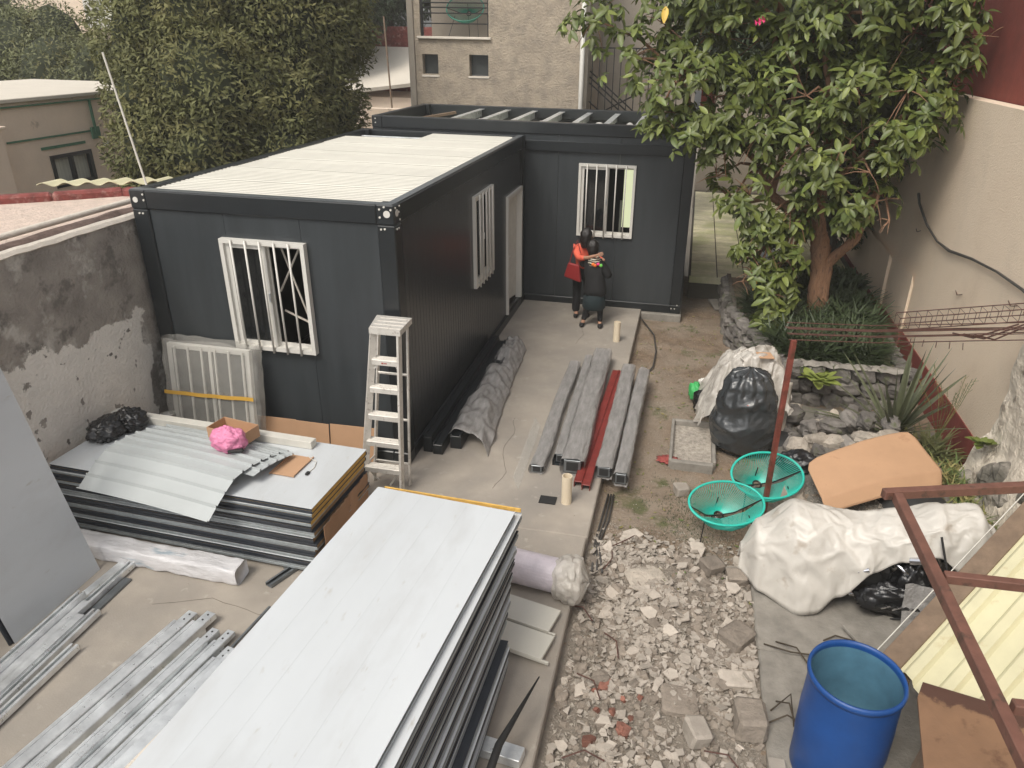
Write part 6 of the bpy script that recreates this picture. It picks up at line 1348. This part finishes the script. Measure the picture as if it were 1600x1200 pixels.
foliage_mass(t2, 'crown', B2, 26000, .07, .14, 'back_leaf', hl, seed=6, thr=-.45)
for k, (bl, lab) in enumerate((([(-25.3, 20, 5.0, 2.0), (-29, 21, 5, 3.2), (-26, 20, 2, 2.5)], 'dark tree in the far top left corner beyond the bushy one'), ([(-9.5, 24, 6.8, 2.0), (-11.5, 25, 6.6, 2.4), (-7.8, 24, 6.9, 1.9), (-6.4, 24, 6.9, 1.8)], 'dark tree hanging over the white roof beside the grey building'),
        ([(-12, 20, 5.3, 2.2), (-10, 20, 5.8, 2.0), (-12.5, 20, 6.8, 1.8)], 'dark tree mass behind the big leafy tree'))):
    tt = thing('dark_tree', (bl[0][0], bl[0][1], 0), lab, 'tree'); deepcore(tt, bl)
    mb = MB(); mb.tube([(bl[0][0], bl[0][1], -2), (bl[0][0], bl[0][1], bl[0][2])], [.3, .15], 8); mb.build('trunk', 'bark_dark', tt)
    foliage_mass(tt, 'crown', bl, 16000, .12, .22, 'dark_leaf', hl, seed=10 + k, thr=-.5)
BB = [(4.3, 7.8, 4.0, 1.1), (3.3, 9.6, 4.9, 1.1), (5.5, 7.4, 3.8, 1.1), (5.0, 7.6, 5.2, 1.3), (5.8, 8.5, 4.2, 1.4), (4.6, 9.5, 5.0, 1.5), (6.0, 8.0, 2.6, .8), (3.4, 10, 5.6, 1.3), (5.9, 9.5, 1.4, .9)]
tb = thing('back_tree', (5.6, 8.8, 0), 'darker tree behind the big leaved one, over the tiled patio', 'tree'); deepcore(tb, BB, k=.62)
mb = MB(); mb.tube([(5.8, 8.7, 0), (5.6, 8.9, 2.5), (5.4, 9, 4.5)], [.16, .13, .08], 10); mb.build('trunk', 'bark_dark', tb)
foliage_mass(tb, 'crown', BB, 20000, .10, .2, 'dark_leaf', leaf_geo(1, .4, .2, .2, 2), seed=31, thr=-.3)
mb = MB(); mb.box(2.9, 3.2, 10.8, 11.0, 2.6, 5.6); mb.build('dark_red_panel', 'red_wall', label='dark red upright panel glimpsed through the leaves', cat='panel')

# ================================================================= PEOPLE
def skin_body(name, J, E_, m, parent, root=0, sub=1):
    """J: list of (x,y,z,r) or (x,y,z,rx,ry)"""
    me = bpy.data.meshes.new(name); org = worg(parent)
    me.from_pydata([(j[0] - org.x, j[1] - org.y, j[2] - org.z) for j in J], E_, []); me.materials.append(M[m])
    o = bpy.data.objects.new(name, me); COL.objects.link(o); o.parent = parent
    o.modifiers.new('skin', 'SKIN'); sv = me.skin_vertices
    if not sv: 
        bm_ = __import__('bmesh').new(); bm_.from_mesh(me); bm_.verts.layers.skin.verify(); bm_.to_mesh(me); bm_.free()
    d = me.skin_vertices[0].data
    for i, j in enumerate(J): d[i].radius = (j[3], j[4] if len(j) > 4 else j[3]); d[i].use_root = (i == root)
    o.modifiers['skin'].use_smooth_shade = True
    q = o.modifiers.new('sub', 'SUBSURF'); q.levels = sub; q.render_levels = sub
    return o
def chain(n0, n): return [(i, i + 1) for i in range(n0, n0 + n - 1)]
def hand(J, E_, wi, w, d, side):
    """palm and five fingers grown from joint index wi at w along d"""
    w = Vector(w); d = Vector(d).normalized(); s_ = Vector(side).normalized(); n = d.cross(s_)
    p = w + d * .05; J.append((*p, .026, .014)); pi_ = len(J) - 1; E_.append((wi, pi_))
    for k, (o_, L) in enumerate(((-.03, .065), (-.01, .078), (.01, .072), (.028, .058))):
        a = p + d * .035 + s_ * o_; b = a + d * L * .5 - n * .008; c_ = b + d * L * .45 - n * .022
        for q in (a, b, c_): J.append((*q, .0085))
        E_ += [(pi_, len(J) - 3), (len(J) - 3, len(J) - 2), (len(J) - 2, len(J) - 1)]
    a = w + d * .025 + s_ * -.035; b = a + d * .03 - s_ * .02; J.append((*a, .010)); J.append((*b, .009)); E_ += [(wi, len(J) - 2), (len(J) - 2, len(J) - 1)]
def head_mesh(parent, c, r, face, m='skin'):
    c = Vector(c); F = Vector(face).normalized(); S_ = F.cross(Vector((0, 0, 1))).normalized(); U = S_.cross(F)
    mb = MB()
    def f(u, v):
        t = 2 * math.pi * u; ph = math.pi * (v * .998 + .001); x = math.sin(ph) * math.cos(t); y = math.sin(ph) * math.sin(t); z = math.cos(ph)
        k = 1 - .18 * max(0, -z) * (1 - max(0, x)); nose = .2 * math.exp(-((y / .16) ** 2 + ((z + .1) / .2) ** 2)) * (x > 0); br = -.05 * math.exp(-(((abs(y) - .32) / .15) ** 2 + ((z - .08) / .12) ** 2)) * (x > 0)
        rr_ = r * (1 + nose + br); return c + F * (x * rr_ * .98) + S_ * (y * rr_ * .8 * k) + U * (z * rr_ * 1.22)
    mb.grid(f, 28, 24, True); return mb.build('head', m, parent, smooth=True)
# --- woman in coral top
p1 = thing('person', (1.18, 5.52, 0), 'woman in coral top and dark trousers hugging the other person under the window', 'person', None)
J = [(1.2, 5.52, .88, .09, .07), (1.2, 5.52, 1.05, .09, .07), (1.21, 5.5, 1.25, .13, .085), (1.23, 5.47, 1.38, .07, .06), (1.26, 5.42, 1.46, .055), (1.28, 5.38, 1.55, .09, .085),
     (1.08, 5.47, 1.30, .06), (1.14, 5.28, 1.17, .045), (1.34, 5.10, 1.24, .036), (1.46, 5.05, 1.30, .026),
     (1.36, 5.45, 1.29, .055), (1.5, 5.36, 1.16, .04), (1.62, 5.16, 1.2, .03),
     (1.10, 5.52, .80, .085), (1.12, 5.5, .46, .06), (1.11, 5.5, .09, .042), (1.13, 5.40, .035, .038),
     (1.30, 5.52, .80, .085), (1.30, 5.52, .46, .06), (1.30, 5.55, .09, .042), (1.32, 5.45, .035, .038)]
E1 = [(0, 1), (1, 2), (2, 3), (3, 4), (4, 5), (2, 6), (6, 7), (7, 8), (8, 9), (2, 10), (10, 11), (11, 12), (0, 13), (13, 14), (14, 15), (15, 16), (0, 17), (17, 18), (18, 19), (19, 20)]
hand(J, E1, 9, (1.46, 5.05, 1.30), (.8, -.2, .3), (0, .2, 1)); skin_body('body', J, E1, 'skin', p1)
skin_body('coral_top', [(1.2, 5.52, .86, .16, .13), (1.2, 5.52, 1.05, .135, .105), (1.21, 5.5, 1.25, .165, .115), (1.23, 5.47, 1.37, .09, .08), (1.08, 5.47, 1.30, .078), (1.14, 5.28, 1.17, .062), (1.29, 5.14, 1.22, .052), (1.36, 5.45, 1.29, .07), (1.5, 5.36, 1.16, .055), (1.58, 5.22, 1.19, .045)], [(0, 1), (1, 2), (2, 3), (2, 4), (4, 5), (5, 6), (2, 7), (7, 8), (8, 9)], 'coral', p1)
skin_body('trousers', [(1.2, 5.52, 1.06, .12, .10), (1.2, 5.52, .9, .14, .115), (1.10, 5.52, .78, .1), (1.11, 5.5, .46, .085), (1.10, 5.5, .06, .08), (1.30, 5.52, .78, .1), (1.31, 5.52, .46, .085), (1.31, 5.54, .06, .08)], [(0, 1), (1, 2), (2, 3), (3, 4), (1, 5), (5, 6), (6, 7)], 'cloth_black', p1)
for (x, y) in ((1.12, 5.43), (1.32, 5.48)):
    blob('shoe', 'rubber', (x, y, .035), (.045, .12, .035), None, None, 1, .05, 1, 20, parent=p1)
head_mesh(p1, (1.285, 5.39, 1.55), .082, (.75, .5, -.3))
def hairf(parent, c, r, back, long_=.0, m='hair'):
    c = Vector(c); B_ = Vector(back).normalized(); mb = MB()
    def f(u, v):
        t = 2 * math.pi * u; ph = math.pi * (v * .998 + .001); d = Vector((math.sin(ph) * math.cos(t), math.sin(ph) * math.sin(t), math.cos(ph))); n = 1 + .16 * nz(d * 2.2 + c, 1) + .07 * abs(nz(Vector((d.x * 14, d.y * 14, d.z * 3)) + c, 1))
        p = c + B_ * .022 + Vector((d.x * r, d.y * r, d.z * r * 1.2)) * n
        if d.z < 0: p.z -= long_ * (-d.z); p += B_ * .03 * (-d.z)
        return p
    mb.grid(f, 30, 22, True); return mb.build('hair', m, parent, smooth=True)
hairf(p1, (1.27, 5.385, 1.565), .106, (-.6, -.5, .3), .12)
hb2 = thing('handbag', (1.02, 5.33, .72), 'dark red leather handbag hanging at the hip of the woman in coral', 'handbag')
mb = MB(); mb.add([(.86, 5.40, .76), (1.20, 5.30, .70), (1.15, 5.28, 1.0), (.94, 5.36, 1.02), (.87, 5.30, .76), (1.18, 5.20, .70), (1.14, 5.22, 1.0), (.94, 5.29, 1.02)], [(0, 1, 2, 3), (4, 7, 6, 5), (0, 4, 5, 1), (1, 5, 6, 2), (2, 6, 7, 3), (3, 7, 4, 0)])
o = mb.build('bag_body', 'red_leather', hb2); q = o.modifiers.new('bevel', 'BEVEL'); q.width = .025; q.segments = 3
mb = MB(); mb.tube([(.96, 5.32, 1.0), (1.0, 5.36, 1.2), (1.07, 5.42, 1.39), (1.13, 5.36, 1.2), (1.12, 5.27, 1.0)], .009, 6); mb.build('strap', 'red_leather', hb2)
_n0 = set(bpy.data.objects)
# --- person in black
p2 = thing('person', (1.5, 5.0, 0), 'person in long black coat leaning into the hug with a zebra scarf and bright flowers', 'person', None)
J = [(1.54, 5.04, .62, .08, .08), (1.53, 5.07, .82, .08, .07), (1.50, 5.12, 1.05, .10, .08), (1.47, 5.17, 1.18, .07), (1.45, 5.2, 1.25, .055), (1.44, 5.22, 1.34, .085),
     (1.36, 5.16, 1.10, .055), (1.26, 5.32, 1.0, .04), (1.18, 5.44, 1.05, .03), (1.64, 5.1, 1.08, .055), (1.74, 5.08, .9, .042), (1.66, 5.26, .92, .03),
     (1.46, 5.04, .52, .08), (1.42, 5.02, .3, .055), (1.38, 4.98, .08, .036), (1.36, 4.9, .03, .034), (1.62, 5.04, .52, .08), (1.65, 5.03, .3, .055), (1.66, 5.0, .08, .036), (1.68, 4.92, .03, .034)]
E1 = [(0, 1), (1, 2), (2, 3), (3, 4), (4, 5), (2, 6), (6, 7), (7, 8), (2, 9), (9, 10), (10, 11), (0, 12), (12, 13), (13, 14), (14, 15), (0, 16), (16, 17), (17, 18), (18, 19)]
hand(J, E1, 11, (1.66, 5.26, .92), (-.8, .3, 0), (0, .2, 1)); skin_body('body', J, E1, 'skin', p2)
skin_body('coat', [(1.55, 5.04, .48, .23, .19), (1.55, 5.05, .68, .21, .17), (1.54, 5.07, .85, .18, .14), (1.51, 5.12, 1.07, .19, .14), (1.47, 5.17, 1.17, .09), (1.36, 5.16, 1.10, .075), (1.26, 5.32, 1.0, .06), (1.64, 5.1, 1.08, .09), (1.77, 5.07, .9, .08), (1.69, 5.22, .90, .055)], [(0, 1), (1, 2), (2, 3), (3, 4), (3, 5), (5, 6), (3, 7), (7, 8), (8, 9)], 'cloth_black', p2)
mb = MB(); mb.lathe([(.18, .3), (.2, .33), (.19, .5), (.12, .56)], (1.54, 5.03, .02), 24); mb.build('skirt', 'cloth_teal', p2, smooth=True)
skin_body('leggings', [(1.54, 5.04, .5, .1), (1.46, 5.03, .42, .08), (1.42, 5.02, .28, .06), (1.375, 4.98, .07, .045), (1.62, 5.03, .42, .08), (1.655, 5.02, .28, .06), (1.665, 4.99, .07, .045)], [(0, 1), (1, 2), (2, 3), (0, 4), (4, 5), (5, 6)], 'cloth_black', p2)
for (x, y) in ((1.365, 4.92), (1.68, 4.93)): blob('shoe', 'rubber', (x, y, .035), (.045, .11, .035), None, None, 1, .05, 1, 20, parent=p2)
head_mesh(p2, (1.44, 5.23, 1.35), .082, (-.4, .8, -.1))
hairf(p2, (1.445, 5.215, 1.365), .105, (.3, -.6, .2), .06)
blob('zebra_scarf', 'zebra', (1.51, 5.06, 1.15), (.105, .08, .11), None, None, 4, .15, 2, 40, parent=p2)
for (x, z, m_) in ((1.50, 1.12, 'orange'), (1.585, 1.13, 'pink_flower'), (1.63, 1.11, 'lime'), (1.53, 1.10, 'orange')):
    blob('flower', m_, (x, 4.975, z), (.03, .02, .027), None, None, x * 9, .4, 3, 18, parent=p2)

p2.location += Vector((-.10, .08, 0)); p1.scale = (.96, .96, .95); p1.location.x -= .03; p2.scale = (1.0, 1.0, .97)
n_tri = sum(len(o.data.polygons) for o in bpy.data.objects if o.type == 'MESH')
print('objects', len(bpy.data.objects), 'polys', n_tri)


# ================================================================= HAZE
hz = MB(); hz.box(-46, 26, -19, 46, -3.2, 12.6); ho_ = hz.build('haze', 'grout', kind='stuff')
hm = bpy.data.materials.new('haze'); hm.use_nodes = True; hn = hm.node_tree.nodes; hn.clear()
hv = hn.new('ShaderNodeVolumePrincipled'); hv.inputs['Color'].default_value = (.95, .93, .88, 1); hv.inputs['Density'].default_value = .0022
hou = hn.new('ShaderNodeOutputMaterial'); hm.node_tree.links.new(hv.outputs[0], hou.inputs['Volume']); ho_.data.materials.clear(); ho_.data.materials.append(hm)
